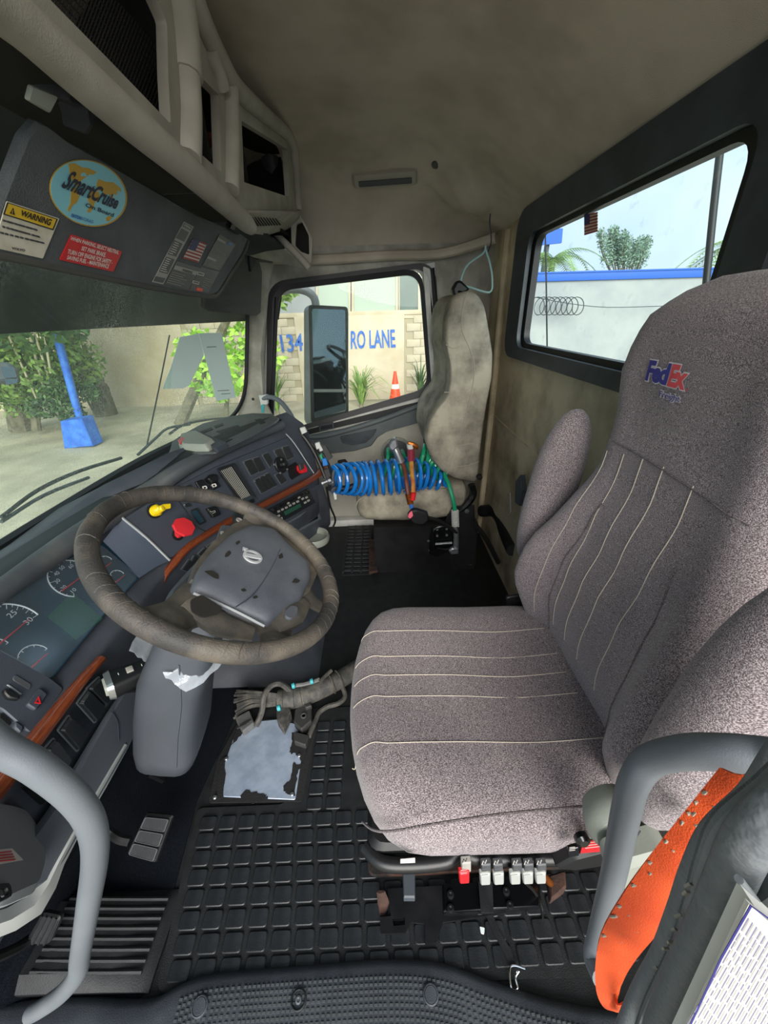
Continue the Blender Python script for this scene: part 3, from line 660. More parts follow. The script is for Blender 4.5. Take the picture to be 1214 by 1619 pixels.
# wipers outside the glass
for nm, L, lab in (('near', [(2, 818), (60, 775), (125, 745), (192, 724)], 'windshield wiper lying low at the left of the glass'), ('far', [(268, 686), (290, 672), (325, 664), (365, 660)], 'windshield wiper lying at the right corner of the glass')):
    wy = 1.06 if nm == 'near' else .98
    wi = thing('wiper', at(*L[1], y=wy), lab, 'wiper')
    obj('blade', tube(NB(), [at(*p, y=wy) for p in L], .005, 6, 4, flat=1.3), 'cable_black', wi)
    Q = [(2, 822), (70, 780), (140, 752)] if nm == 'near' else [(218, 716), (246, 690), (266, 674), (300, 668)]
    obj('wiper_arm', tube(NB(), [at(p[0], p[1]+3, y=wy) for p in Q], .006, 6, 4), 'frame_dark', wi)
obj('antenna_mast', tube(NB(), [at(268, 530, y=1.1), at(250, 620, y=1.1), at(232, 705, y=1.1)], .0035, 6, 3), 'cable_black', None, 'thin dark mast standing outside in front of the windshield', 'mast')
# exterior mirror (passenger side)
mr = thing('passenger_mirror', at(515, 660, x=2.62), 'tall grey truck side mirror outside the passenger window', 'mirror')
MX = 2.62
obj('mirror_housing', slab(NB(), S([(484, 488), (493, 482), (546, 485), (551, 492), (550, 655), (489, 667), (484, 660)], MX+.0), .10, .03, n=V((-1, 0, 0)), bev=.015), 'mirror_shell', mr)
MP = Plane(at(494, 484, x=MX-.101), at(549, 490, x=MX-.101), at(498, 614, x=MX-.101))
obj('main_glass', slab(NB(), MP.pts([(492, 486), (544, 489), (548, 494), (547, 615), (494, 615)]), .004, .015, bev=.001), 'mirror', mr)
obj('wide_glass', slab(NB(), MP.pts([(494, 620), (547, 620), (546, 648), (497, 662)]), .004, .01, bev=.001), 'mirror', mr)
obj('glass_bezel', ring(NB(), MP.pts([(488, 482), (550, 485), (551, 655), (492, 668)]), MP.pts([(493, 488), (546, 490), (547, 650), (497, 661)]), .009, .02, .015), 'black', mr)
obj('mirror_arm', tube(NB(), S([(500, 486), (496, 470), (483, 460), (462, 457), (440, 462)], MX+.03)+[at(430, 472, x=2.42), at(427, 480, x=2.335)], .024, 10, 5), 'mirror_shell', mr)
lm = thing('hood_mirror', at(15, 590, y=2.3), 'small outside mirror at the left edge of the windshield', 'mirror')
HP = Plane(at(0, 580, y=2.3), at(30, 580, y=2.2), at(30, 610, y=2.2))
obj('mirror_housing', slab(NB(), HP.pts([(-6, 578), (24, 578), (30, 586), (33, 606), (4, 609), (-4, 600)]), .06, .02, bev=.01), 'frame_dark', lm)
obj('upper_glass', slab(NB(), HP.pts([(2, 580), (22, 580), (27, 597), (7, 598)], .061), .003, .008), 'mirror', lm)
obj('lower_glass', slab(NB(), HP.pts([(8, 600), (28, 599), (28, 606), (10, 608)], .061), .003, .004), 'mirror', lm)
obj('mirror_stalk', tube(NB(), [at(0, 604, y=2.35), at(-60, 640, y=2.4), at(-140, 760, y=2.4)], .014, 8, 3), 'frame_dark', lm)
# building, trees and sign behind the rear window
RX = 15.0
q = S([(790, 432), (1250, 420), (1250, 436), (790, 446)], RX)
rb = thing('white_building', (RX, -9, -1.15), 'long white wall with a blue coping behind the rear window', 'building')
zl, zh = (q[2].z+q[3].z)/2, (q[0].z+q[1].z)/2
obj('wall', bb(NB(), RX, RX+.4, -28, -2.8, -1.15, zl), 'wall_rear_b', rb)
obj('blue_coping', bb(NB(), RX-.08, RX+.45, -28, -2.8, zl, zh, .02), 'band_blue', rb)
obj('coping_lip', bb(NB(), RX-.11, RX+.0, -28, -2.8, zh-.05, zh, .01), 'band_blue', rb)
q2 = S([(905, 440), (958, 452), (958, 497), (905, 500)], RX-.02)
rz = NB(); pts = []
ca, cb2 = at(846, 484, x=RX-.4), at(916, 484, x=RX-.4)
for i in range(8*16+1):
    u = i/(8*16); a = u*8*2*PI; pts.append(ca.lerp(cb2, u)+V((.25*math.cos(a), 0, .27*math.sin(a)))+V((0, .12*math.cos(a), 0)))
obj('razor_wire', tube(NB(), pts, .014, 4, 1), 'frame_dark', None, 'loops of razor wire in front of the white wall', 'razor wire')
obj('wire_line', tube(NB(), [at(846, 470, x=RX-.4), at(900, 480, x=RX-.4), at(960, 486, x=RX-.4), at(1050, 484, x=RX-.4)], .012, 5, 3), 'frame_dark', None, 'single sagging wire along the white wall', 'wire')
palm('palm_tree', at(878, 430, x=21)*1 + V((0, 0, -3)), at(874, 410, x=21), 14, 2.3, 'leaf', 'palm with arching fronds at the left of the rear window')
palm('palm_tree', at(1165, 430, x=19) + V((0, 0, -3)), at(1172, 385, x=19), 14, 2.4, 'leaf', 'palm crown peeping in at the right of the rear window')
cr_ = at(985, 405, x=22)
tr_ = thing('casuarina_tree', cr_+V((0, 0, -5)), 'feathery grey green tree above the middle of the white wall', 'tree')
b = NB(); tw = NB(); tube(tw, [cr_+V((0, 0, -5)), cr_+V((0, 0, -.5))], .12, 6, 1)
for i in range(26):
    px = random.uniform(945, 1030); top = 352+abs(px-965)*.32+random.uniform(0, 14) if px < 1000 else 368+abs(px-1020)*.3+random.uniform(0, 12)
    tip = at(px, top, x=22+random.uniform(-1, 1)); bs = at(985+(px-985)*.5, 432, x=22); tube(tw, [bs, bs.lerp(tip, .5)+V((0, (tip-bs).y*.1, 0)), tip], [.035, .02, .006], 4, 2)
    for k in range(9):
        leaves(b, bs.lerp(tip, .3+.08*k), .30*(1.1-.08*k), 16, .15, 1)
obj('branches', tw, 'bark', tr_); obj('foliage', b, 'leaf_wispy', tr_, recalc=False)
sg = thing('blue_sign', at(868, 380, x=24), 'blue signboard on a post at the top left of the rear window', 'sign')
obj('board', slab(NB(), S([(846, 362), (888, 362), (886, 385), (846, 389)], 24), .15, .02, n=V((-1, 0, 0))), 'band_blue', sg)
obj('post', bb(NB(), 24.1, 24.3, at(868, 380, x=24).y-.1, at(868, 380, x=24).y+.1, -1.15, at(868, 386, x=24).z), 'frame_dark', sg)
# ================================================================ DASHBOARD
GP = Plane((.5, .645, .635), (.8, .645, .635), (.6, .745, .775))
CP = Plane((.94, .61, .625), (1.63, .262, .625), (1.3, .49, .82))
LP = Plane((.94, .61, .60), (1.63, .262, .60), (1.3, .458, .40))
DP = Plane((.3, .60, .6), (.7, .60, .6), (.5, .60, .4))
db = thing('dashboard', (.9, .8, .3), 'dark grey wraparound dashboard with reddish wood trim', 'dashboard')
def path(s):  # trim line in plan and its forward normal
    pts = [((.06, .605), (0, 1)), ((.5, .605), (0, 1)), ((.86, .605), (0, 1)), ((.96, .60), (.25, .97)), ((1.10, .53), (.45, .89)), ((1.35, .405), (.45, .89)), ((1.60, .277), (.45, .89)), ((1.65, .265), (.1, .99)), ((1.69, .285), (-.6, .8)), ((1.70, .33), (-.9, .4))]
    return pts[s]
Pd = [(.30, .36), (.045, .37), (.012, .39), (.008, .50), (.006, .605), (.012, .618), (.055, .632), (.152, .768), (.17, .80), (.22, .80), (.36, .74), (.42, .70), (.45, .5)]
Pc = [(.30, .27), (.09, .28), (.045, .36), (.012, .42), (.006, .50), (.000, .60), (.002, .62), (.058, .82), (.072, .862), (.12, .885), (.22, .83), (.40, .77), (.42, .5)]
Pe = [(.24, .30), (.08, .31), (.045, .38), (.02, .43), (.012, .50), (.010, .60), (.012, .62), (.035, .80), (.055, .835), (.11, .85), (.20, .82), (.28, .76), (.30, .5)]
def prof(i):
    w_ = {0: 0, 1: 0, 2: 0, 3: .55, 4: 1, 5: 1, 6: 1}.get(i)
    (x, y), (nx, ny) = path(i)
    P = [(a[0]*(1-w_)+b[0]*w_, a[1]*(1-w_)+b[1]*w_) for a, b in zip(Pd, Pc)] if w_ is not None else Pe
    return [V((x+nx*o, y+ny*o, z)) for o, z in P]
obj('dash_body', loft(NB(), [prof(i) for i in range(10)]), 'dash', db, ang=50)
pdh = loft(NB(), [[V((x, y, z)) for y, z in ((.60, .50), (.58, .60), (.60, .70), (.66, .74), (.80, .73), (.90, .70), (.9, .5))] for x in (1.60, 1.9, 2.2)])
obj('far_dash', pdh, 'dash', db)
roll = [at(-80, 985, z=.79), at(0, 934, z=.79), at(60, 892, z=.79), at(120, 851, z=.795), at(180, 812, z=.80), at(235, 778, z=.81), at(300, 735, z=.85), at(380, 697, z=.865), at(446, 672, z=.87)]
obj('padded_roll', tube(NB(), roll, [.022, .023, .025, .027, .028, .028, .024, .022, .018], 12, 5), 'dash_top', db)
r0 = [p+V((0, .0, .02)) for p in smooth(roll, 2)]
xs_ = [p.x for p in r0]
obj('dash_back_edge', sheet(NB(), [r0, [V((p.x+.03, p.y+.05, p.z+.004)) for p in r0], [V((p.x+.04, p.y+.07, p.z-.02)) for p in r0], [V((p.x+.04, p.y+.075, p.z-.10)) for p in r0]], .006), 'black', db, ang=60)
# instrument cluster
cl_ = obj('cluster_face', slab(NB(), GP.pts([(-60, 985), (0, 945), (80, 893), (163, 858), (221, 911), (163, 973), (79, 1076), (0, 1032)]), .004, .006), 'cluster', db)
obj('lcd', slab(NB(), GP.pts([(114, 937), (162, 978), (120, 1012), (75, 975)], .0045), .001), 'cluster_green', cl_)
e1 = V((1, 0, 0)); e2 = (V((.6, .745, .775))-V((.6, .645, .635))).normalized()
def gauge(px, py, r, nd, nums, a0=225, a1=-45, nt_=None):
    c = GP(px, py, .006); P = lambda a, q: c+(e1*math.cos(math.radians(a))+e2*math.sin(math.radians(a)))*q
    b = NB(); n_ = 24; tube(b, [P(a0+(a1-a0)*i/n_, r) for i in range(n_+1)], r*.022+.0003, 4, 1)
    nt_ = nt_ or (len(nums)-1)*2
    for i in range(nt_+1):
        a = a0+(a1-a0)*i/nt_; k = .82 if i % 2 == 0 else .9; tube(b, [P(a, r), P(a, r*k)], .0006, 4, 1)
    g = obj('gauge_scale', b, 'ink_white', cl_)
    b = NB()
    for i, s in enumerate(nums):
        a = a0+(a1-a0)*i/(len(nums)-1); q = P(a, r*.66); h = r*.085; wd = h*(.75*len(s))
        put_text(b, s, [q-e1*wd-e2*h, q+e1*wd-e2*h, q+e1*wd+e2*h, q-e1*wd+e2*h], 0)
    if nums: obj('numerals', b, 'ink_white', g)
    if nd: obj('needle', tube(NB(), [GP(*nd[0], .009), GP(*nd[1], .009)], [.0016, .0009], 6, 1), 'red_knob', g)
gauge(114, 914, .047, ((98.5, 934), (150, 896)), ['10', '20', '30', '40', '50', '60', '70', '80'], 222, -30)
gauge(12, 1002, .062, ((-2, 1019), (46, 979)), ['5', '10', '15', '20', '25', '30'], 200, -10, 24)
gauge(187, 912, .019, ((181.5, 922), (197, 909)), [], 190, -10, 6); gauge(168, 889, .018, ((163, 899), (176, 889)), [], 190, -10, 6)
gauge(55, 1040, .026, ((48, 1057), (75, 1033)), [], 200, -10, 8); gauge(-8, 1030, .024, None, [], 200, -10, 8)
obj('cluster_glass', slab(NB(), GP.pts([(-56, 986), (0, 948), (80, 896), (160, 862), (218, 911), (163, 970), (79, 1073), (0, 1029)], .014), .0015, .006), 'cluster_glass', db)
obj('side_block', sheet(NB(), [[GP(163, 856, .012), GP(192, 884, .014), GP(221, 913, .012)], [CP(178, 836).lerp(GP(178, 836), .5)+V((-.005, -.012, .01)), CP(205, 862).lerp(GP(205, 862), .5)+V((-.01, -.02, .012)), CP(243, 898).lerp(GP(243, 898), .5)+V((-.005, -.012, .008))], [CP(192, 818, .004), CP(231, 850, .004), CP(268, 886, .004)]], .006), 'dash_blue', db)
obj('block_edge', tube(NB(), [CP(192, 818, .006), CP(231, 850, .006), CP(268, 886, .006)], .0035, 6, 3), 'trim_light', db)
# control panel at the left of the cluster
sw = obj('left_panel', slab(NB(), GP.pts([(-60, 1010), (0, 1030), (79, 1076), (98, 1092), (72, 1130), (46, 1163), (0, 1125), (-60, 1100)], .003), .008, .006, bev=.002), 'dash_panel', db)
def key(P, L, m, par, nm='switch', t=.007, r=.004, off=.008, bev=.002):
    if m == 'button':
        q = P.pts(L, off+.0004); cq = sum(q, V())/4; big = [cq+(p-cq)*1.10+P.n*0 for p in q]; obj('switch_highlight', ring(NB(), big, [cq+(p-cq)*1.0 for p in q], .0022, .004, .003), 'edge_highlight', par)  # paler ring paints a highlight round each switch edge
    return obj(nm, slab(NB(), P.pts(L, off), t, r, bev=bev), m, par)
h = key(GP, [(60, 1089), (73, 1099), (54, 1125), (39, 1116)], 'dash_panel', db, 'hazard_switch', off=.011)
obj('red_triangle', ring(NB(), GP.pts([(61, 1101), (64.5, 1113), (54, 1112)], .019), GP.pts([(60.2, 1104.5), (62, 1111), (56.5, 1110.5)], .019), .0012), 'red', h)
key(GP, [(22, 1067), (49, 1083), (46, 1091), (19, 1075)], 'label_grey', db, 'blank_slot', .002, off=.011, bev=.0005)
key(GP, [(3, 1091), (27, 1102), (27, 1109), (9, 1107), (2, 1098)], 'black', db, 'dimmer_wheel', .010, off=.011)
key(GP, [(10, 1083), (13, 1083), (34, 1098), (31, 1099)], 'trim_light', db, 'dimmer_mark', .002, r=.001, off=.011, bev=.0003)
key(GP, [(0, 1127), (18, 1142), (14, 1150), (-4, 1138)], 'black', db, 'vent_slot', .004, off=.004, bev=.001)
key(GP, [(20, 1143), (34, 1152), (29, 1162), (18, 1155)], 'dash_panel', db, 'vent_thumb', .010, off=.004)
# wood trims
tl = [(-60, 1310), (0, 1240), (30, 1200), (60, 1163), (100, 1112), (128, 1077), (160, 1041)]
obj('wood_trim', tube(NB(), [DP(*p, .004) for p in tl], [.019, .018, .0165, .016, .014, .012, .010], 10, 5, flat=.7), 'wood', db)
tr2 = [(251, 931), (261, 908), (275, 890), (296, 866), (333, 841), (371, 819), (412, 800), (452, 779), (491, 758), (508, 744)]
obj('wood_trim', tube(NB(), [CP(*p, .008) for p in tr2]+[at(514, 728, x=1.66)], [.010, .011, .013, .014, .014, .015, .016, .017, .018, .018, .014], 10, 5, flat=.7), 'wood', db)
# driver side switch row and knee panel
obj('knee_panel', slab(NB(), DP.pts([(213, 1090), (215, 1132), (204, 1168), (154, 1256), (88, 1370), (60, 1402), (-60, 1450), (-60, 1400), (40, 1330), (79, 1275), (117, 1212), (168, 1128), (192, 1092)], .0), .012, .012, bev=.006), 'dash_low', db)
obj('knee_seam', tube(NB(), [DP(176, 1124, .0135), DP(186, 1142, .0135), DP(188, 1172, .0135)], .0012, 5, 4), 'dash_panel', db)
for L in ([(136, 1089), (155, 1071), (177, 1101), (164, 1117)], [(121, 1112), (136, 1091), (163, 1120), (148, 1142)], [(91, 1155), (107, 1132), (136, 1161), (120, 1187)], [(68, 1186), (83, 1168), (109, 1203), (95, 1227)]):
    key(DP, L, 'button', db, 'blank_switch', .009, .006, .004, .004)
k = key(DP, [(30, 1243), (46, 1222), (77, 1250), (64, 1274)], 'black', db, 'rocker_switch', .012, .006, .004, .005)
obj('white_scrap', slab(NB(), DP.pts([(66, 1243), (74, 1245), (76, 1250), (71, 1253), (65, 1249)], .017), .001, .001), 'paper', k)
WB = [(198, 1177), (160, 1242), (125, 1302), (92, 1362), (75, 1398), (52, 1432), (16, 1454), (-30, 1470)]
b = NB(); wdt = [5, 7, 7, 9, 13, 17, 18, 20]; g = []
for i, (a, c) in enumerate(WB):
    p = DP(a, c, .016-.001*i); q0, q1 = WB[max(i-1, 0)], WB[min(i+1, 7)]; dx, dy = q1[0]-q0[0], q1[1]-q0[1]; L = math.hypot(dx, dy)
    nx, ny = -dy/L*wdt[i], dx/L*wdt[i]; g.append([DP(a+nx*s, c+ny*s, .004+.010*(1-abs(s))) for s in (-1, -.6, 0, .6, 1)])
obj('support_strip', sheet(b, g, .004), 'light_grey', db)
SP_ = Plane((.31, .585, .5), (.20, .49, .5), (.31, .585, .4))
ef = obj('end_panel', slab(NB(), SP_.pts([(-80, 1270), (0, 1273), (30, 1285), (56, 1325), (62, 1370), (50, 1415), (0, 1437), (-80, 1445)]), .012, .02, bev=.008), 'end_grey', db)
obj('label', slab(NB(), SP_.pts([(-30, 1346), (18, 1342), (36, 1360), (-30, 1372)], .0125), .0008), 'ink_white', ef)
b = NB()
for i in range(4): tube(b, [SP_(-20, 1350+i*4.5, .014), SP_(18+i*2, 1346+i*4.2, .014)], .0008, 4, 1)
obj('label_lines', b, 'red', ef)
obj('key_hole', ring(NB(), SP_.pts([(-14, 1402), (10, 1400), (14, 1420), (-10, 1432)], .0125), SP_.pts([(-8, 1408), (5, 1406), (8, 1418), (-6, 1425)], .0125), .004, .01, .006), 'black', ef)
# centre panel
cpn = obj('centre_panel', slab(NB(), CP.pts([(194, 820), (262, 778), (340, 738), (452, 692), (493, 748), (404, 795), (364, 817), (328, 837), (289, 863), (268, 884)]), .005, .012, bev=.002), 'dash_panel', db)
obj('panel_seam', tube(NB(), [CP(452, 686, .012), CP(466, 702, .010), CP(496, 748, .008)], .0025, 6, 3), 'trim_light', db)
obj('panel_seam', tube(NB(), [CP(371, 724, .006), CP(390, 757, .006), CP(407, 790, .006)], .0015, 6, 1), 'button', db)
obj('panel_seam', tube(NB(), [CP(282, 792, .006), CP(312, 834, .006), CP(324, 840, .006)], .0015, 6, 1), 'button', db)
vt = obj('air_vent', ring(NB(), CP.pts([(341, 741), (369, 732), (402, 787), (378, 797)], .005), CP.pts([(346, 745), (366, 737), (396, 783), (380, 790)], .005), .008, .006, .003, lip=.003), 'button', db)
obj('vent_back', slab(NB(), CP.pts([(344, 743), (367, 735), (398, 784), (380, 792)], .0052), .001), 'black', vt)
for i in range(8):
    u = (i+.5)/8; a = (346+20*u, 745-8*u); b_ = (380+16*u, 790-7*u)
    obj('highlit_slat', tube(NB(), [CP(*a, .008), CP(*b_, .008)], .0012, 6, 1), 'label_light', vt)  # pale colour paints the bright edge highlights of dark slats
def c4(L): return [(200+x*.2965, 640+y*.2965) for x, y in L]
for L in ([(620, 305), (663, 290), (700, 358), (662, 378)], [(668, 290), (703, 278), (740, 345), (704, 360)], [(722, 268), (752, 256), (778, 300), (762, 335)], [(782, 245), (818, 232), (850, 290), (818, 305)], [(825, 228), (858, 218), (888, 280), (855, 295)], [(788, 375), (820, 362), (852, 405), (822, 425)], [(305, 435), (338, 424), (352, 445), (316, 458)], [(300, 530), (330, 522), (345, 540), (312, 548)]):
    key(CP, c4(L), 'button', db, 'blank_switch', .005, .004, .005, .0015)
for L in ([(676, 405), (702, 390), (752, 455), (716, 473)], [(704, 388), (728, 378), (776, 440), (754, 454)], [(730, 376), (755, 364), (800, 430), (778, 440)]):
    key(CP, c4(L), 'button', db, 'slanted_switch', .006, .004, .005, .002)
obj('display', slab(NB(), CP.pts(c4([(335, 565), (375, 548), (425, 625), (387, 643)]), .005), .004, .004, bev=.001), 'button', db)
obj('display_glass', slab(NB(), CP.pts(c4([(345, 572), (372, 560), (412, 620), (388, 632)]), .0095), .001, .002), 'cluster', db)
k = key(CP, c4([(360, 412), (402, 398), (440, 450), (396, 468)]), 'black', db, 'rocker_switch', .008, .005, .005, .002)
obj('dial_icon', ring(NB(), CP.pts(c4([(402, 436), (424, 430), (432, 446), (410, 453)]), .013), CP.pts(c4([(408, 440), (420, 436), (426, 445), (414, 449)]), .013), .0006, .003, .002), 'ink_white', k)
k = key(CP, c4([(412, 398), (440, 372), (468, 378), (470, 410), (452, 420), (436, 424)]), 'black', db, 'switch_lever', .022, .004, .005, .004)
k = key(CP, c4([(436, 428), (480, 412), (497, 436), (456, 456)]), 'black', db, 'rocker_switch', .010, .005, .005, .003)
obj('dial_icon', ring(NB(), CP.pts(c4([(452, 424), (474, 418), (482, 434), (460, 441)]), .0155), CP.pts(c4([(458, 428), (470, 425), (475, 433), (464, 437)]), .0155), .0006, .003, .002), 'ink_white', k)
k = key(CP, c4([(418, 555), (470, 540), (495, 585), (452, 604)]), 'black', db, 'rocker_switch', .012, .005, .005, .003)
obj('icon', tube(NB(), CP.pts(c4([(446, 566), (452, 572), (470, 564), (474, 572), (458, 580)]), .0175), .0006, 4, 1), 'ink_white', k)
key(CP, c4([(640, 505), (668, 494), (682, 518), (655, 528)]), 'black', db, 'vent_thumb', .006, .003, .005, .001)
dc = CP(*c4([(820, 320)])[0], .005); nrm = CP.n
dk = obj('round_mount', lathe(NB(), dc, nrm, [(.033, 0), (.033, .006), (.03, .009), (.012, .009), (.009, .018), (.013, .024), (.009, .032), (0, .034)], 24), 'black', db)
for x, y in ((788, 318), (824, 292), (856, 344), (820, 364)):
    obj('screw', lathe(NB(), CP(*c4([(x, y)])[0], .013), nrm, [(.005, 0), (.004, .003), (0, .003)], 10), 'steel', dk)
obj('open_bay', slab(NB(), CP.pts(c4([(855, 330), (900, 305), (940, 362), (880, 400), (868, 385)]), .0052), .002), 'black', db)
obj('orange_plug', slab(NB(), CP.pts(c4([(905, 325), (930, 318), (948, 345), (946, 362), (922, 368), (908, 350)]), .006), .02, .003, bev=.003), 'red', db)
obj('plug_body', slab(NB(), CP.pts(c4([(912, 318), (936, 316), (940, 340), (922, 352)]), .022), .01, .003, bev=.002), 'plug_dark', db)
# park brake and trailer knobs
kc = CP(281, 845, .005); d = (CP(294, 829, .055)-kc).normalized()
rk = obj('red_octagon_knob', lathe(NB(), kc, d, [(.012, -.005), (.012, .028), (.016, .034), (.030, .036), (.032, .041), (.030, .047), (0, .049)], 8), 'red_knob', db, ang=25)
obj('knob_collar', lathe(NB(), kc, nrm, [(.018, -.001), (.018, .003), (.013, .004), (0, .004)], 20), 'black', rk)
kc = CP(244, 808, .005)
yk = obj('yellow_knob', lathe(NB(), kc, nrm+V((.4, 0, 0)), [(.016, -.003), (.017, .012), (.010, .02), (.008, .03), (0, .032)], 12), 'yellow', db)
obj('knob_flag', slab(NB(), CP.pts([(246, 802), (258, 797), (269, 796), (269, 804), (258, 806), (249, 808)], .025), .006, .004, bev=.002), 'yellow', yk)
obj('knob_collar', lathe(NB(), kc, nrm, [(.021, -.001), (.021, .002), (.016, .003), (0, .003)], 20), 'black', yk)
# radio
lo = obj('radio_surround', slab(NB(), LP.pts([(412, 812), (508, 764), (520, 795), (522, 828), (505, 852), (462, 866), (440, 846)], .0), .004, .01, bev=.002), 'dash', db)
ra = obj('radio', slab(NB(), LP.pts([(421, 806), (486, 772), (497.5, 794), (448, 822)], .004), .006, .003, bev=.001), 'button', db)
for x, y in ((432, 806), (485, 778)): obj('radio_knob', lathe(NB(), LP(x, y, .010), LP.n, [(.008, 0), (.007, .01), (0, .011)], 16), 'black', ra)
obj('radio_display', slab(NB(), LP.pts([(448, 809), (474, 796), (476.5, 801), (451, 815)], .010), .001, .001), 'cluster_green', ra)
obj('disc_slot', slab(NB(), LP.pts([(441, 799), (478, 780), (479, 782.5), (443, 802)], .0102), .001), 'black', ra)
for i, (x, y) in enumerate([(440, 808), (446, 805), (452, 802), (458, 798.5), (464, 795.5), (470, 792.5), (478, 788), (440, 815), (444, 819), (484, 786), (487, 791), (482, 794), (455, 795), (472, 786)]):
    obj('radio_button', slab(NB(), LP.pts([(x-2, y), (x+1.5, y-1.8), (x+2.6, y+.6), (x-1, y+2.6)], .010), .002, .001), 'label_light', ra)
pk = obj('pocket', ring(NB(), LP.pts([(452, 826), (499, 798), (507, 820), (466, 843)], .004), LP.pts([(456, 827), (497, 802), (503, 819), (467, 838)], .004), .004, .003, .002), 'dash_low', db)
obj('pocket_back', slab(NB(), LP.pts([(455, 826), (498, 800), (504, 819), (467, 839)], .0042), .0006), 'black_gloss', pk)
for q in ([(286, 900), (298, 884), (312, 898), (304, 906)], [(300, 888), (306, 878), (322, 888), (316, 895)], [(268, 920), (276, 908), (290, 918), (284, 926)], [(312, 876), (322, 866), (334, 876), (326, 884)], [(326, 864), (340, 854), (350, 866), (338, 874)], [(345, 850), (356, 843), (364, 852), (354, 860)]):
    key(LP, q, 'button', db, 'blank_switch', .005, .003, .0, .0015)
# drawer / cup below centre
obj('cup_ring', lathe(NB(), at(505, 862, z=.30)+V((.04, .03, 0)), (0, 0, 1), [(.07, 0), (.075, .02), (.07, .035), (.06, .03), (.055, .01), (0, .01)], 28), 'grey_plastic', db)
# ================================================================ STEERING
Wc = V((.627, .297, .832)); Wn = V((.0627, -.526, .848)).normalized()
Wu = V((0, 0, 1)).cross(Wn).normalized(); Wv = Wn.cross(Wu)
WPl = Plane(Wc, Wc+Wu, Wc+Wv)
sw_ = thing('steering_wheel', Wc-Wn*.1, 'worn dark grey steering wheel with a four spoke hub', 'steering wheel')
b = NB(); n_ = 88; rg = []
for i in range(n_):
    a = 2*PI*i/n_; c = Wc+(Wu*math.cos(a)+Wv*math.sin(a))*.221; rad = (Wu*math.cos(a)+Wv*math.sin(a))
    rr = .0165*(1+.0*math.sin(a*40))
    rg.append([b.verts.new(c+(rad*math.cos(t)*1.0+Wn*math.sin(t)*1.08)*rr) for t in [2*PI*j/12 for j in range(12)]])
for i in range(n_):
    A, B = rg[i], rg[(i+1) % n_]
    for j in range(12): b.faces.new((A[j], B[j], B[(j+1) % 12], A[(j+1) % 12]))
rim = obj('rim', b, 'wheel', sw_)
b = NB()
for i in range(64):
    a = 2*PI*i/64+random.uniform(-.02, .02)
    if random.random() < .3: continue
    rad = Wu*math.cos(a)+Wv*math.sin(a); c = Wc+rad*.221; tg = rad.cross(Wn)
    tube(b, [c+(rad*math.cos(t)+Wn*math.sin(t)*1.08)*.0163+tg*.004*math.sin(t*2) for t in [(.10+.13*j)*PI for j in range(7)]], .0009, 4, 1)
obj('rim_ridges', b, 'wheel', rim, kind='stuff')
def wp(L, off): return WPl.pts(L, off)
pad_px = [(308, 908), (330, 880), (360, 852), (392, 836), (430, 842), (450, 864), (486, 897), (488, 920), (473, 954), (421, 994), (360, 968), (298, 938)]
# hub body
hb = NB()
r1 = [WPl(x, y, -.05) for x, y in pad_px]; cc = sum(r1, V())/len(r1)
R_ = []
for off, s in ((-.085, .55), (-.06, .95), (-.03, 1.08), (-.012, 1.05)):
    R_.append([cc+(WPl(x, y, -.05)-cc)*s+Wn*(off+.05) for x, y in pad_px])
obj('hub', loft(hb, R_), 'spoke', sw_)
padp = [WPl(x, y, -.012) for x, y in pad_px]; cp_ = sum(padp, V())/len(padp)
pad_ = fillet(padp, .012, 4); R_ = []
for off, s in ((0, 1), (.010, .99), (.018, .95), (.023, .86), (.026, .7), (.027, .4), (.0275, .1)): R_.append([cp_+(p-cp_)*s+Wn*off for p in pad_])
hp = obj('hub_cover', loft(NB(), R_), 'hub', sw_, ang=60)
def sp3(L, off): return WPl.pts(L, off)
obj('hub_crease', tube(NB(), sp3([(443, 868), (428, 900), (402, 938), (372, 960)], .0145), .0012, 5, 4), 'dash_panel', hp)
obj('hub_edge', tube(NB(), sp3([(306, 938), (340, 951), (380, 970), (418, 990)], .003), .0022, 6, 4), 'trim_light', hp)
for L in ([(322, 903), (336, 902), (345, 908), (346, 916), (338, 914), (330, 909)], [(356, 876), (362, 870), (366, 874), (361, 880), (355, 881)], [(380, 932), (386, 930), (390, 934), (384, 936)], [(461, 921), (466, 914), (475, 918), (470, 922)], [(440, 878), (446, 874), (448, 882), (441, 884)], [(399, 944), (405, 941), (408, 945), (401, 947)], [(372, 858), (378, 854), (380, 858), (374, 862)]):
    obj('worn_patch', slab(NB(), sp3(L, .0148), .0004, .003), 'worn', hp)
ec = WPl(399, 881, .0155); ea = (WPl(415, 884, .0155)-WPl(383, 878, .0155)).normalized(); eb = Wn.cross(ea)
def el(r, k=1.0): return [ec+(ea*math.cos(t)+eb*math.sin(t))*r for t in [2*PI*i/24 for i in range(24)]]
em = obj('emblem', ring(NB(), el(.0195), el(.0145), .003, n=Wn), 'emblem', sw_)
obj('emblem_bar', slab(NB(), [ec+ea*x*.016+eb*y*.005+Wn*.001 for x, y in ((-1, -1), (1, -1), (1, 1), (-1, 1))], .003, n=Wn), 'emblem', em)
ar_ = (-ea*.45-V((0, 0, 0))+(WPl(392, 868, .0155)-WPl(399, 881, .0155)).normalized()).normalized(); ab = Wn.cross(ar_)
obj('emblem_arrow', slab(NB(), [ec+ar_*x+ab*y for x, y in ((.018, -.002), (.023, -.002), (.022, -.007), (.030, 0), (.022, .007), (.023, .002), (.018, .002))], .003, n=Wn), 'emblem', em)
def spoke(pa, pb, w0, w1, oa=-.03, ob=-.004):
    a, b_ = WPl(*pa, oa), WPl(*pb, ob); m = a.lerp(b_, .5)-Wn*.006
    return tube(NB(), [a, m, b_], [w0, (w0+w1)/2*.8, w1], 10, 4, flat=.42, up=Wn)
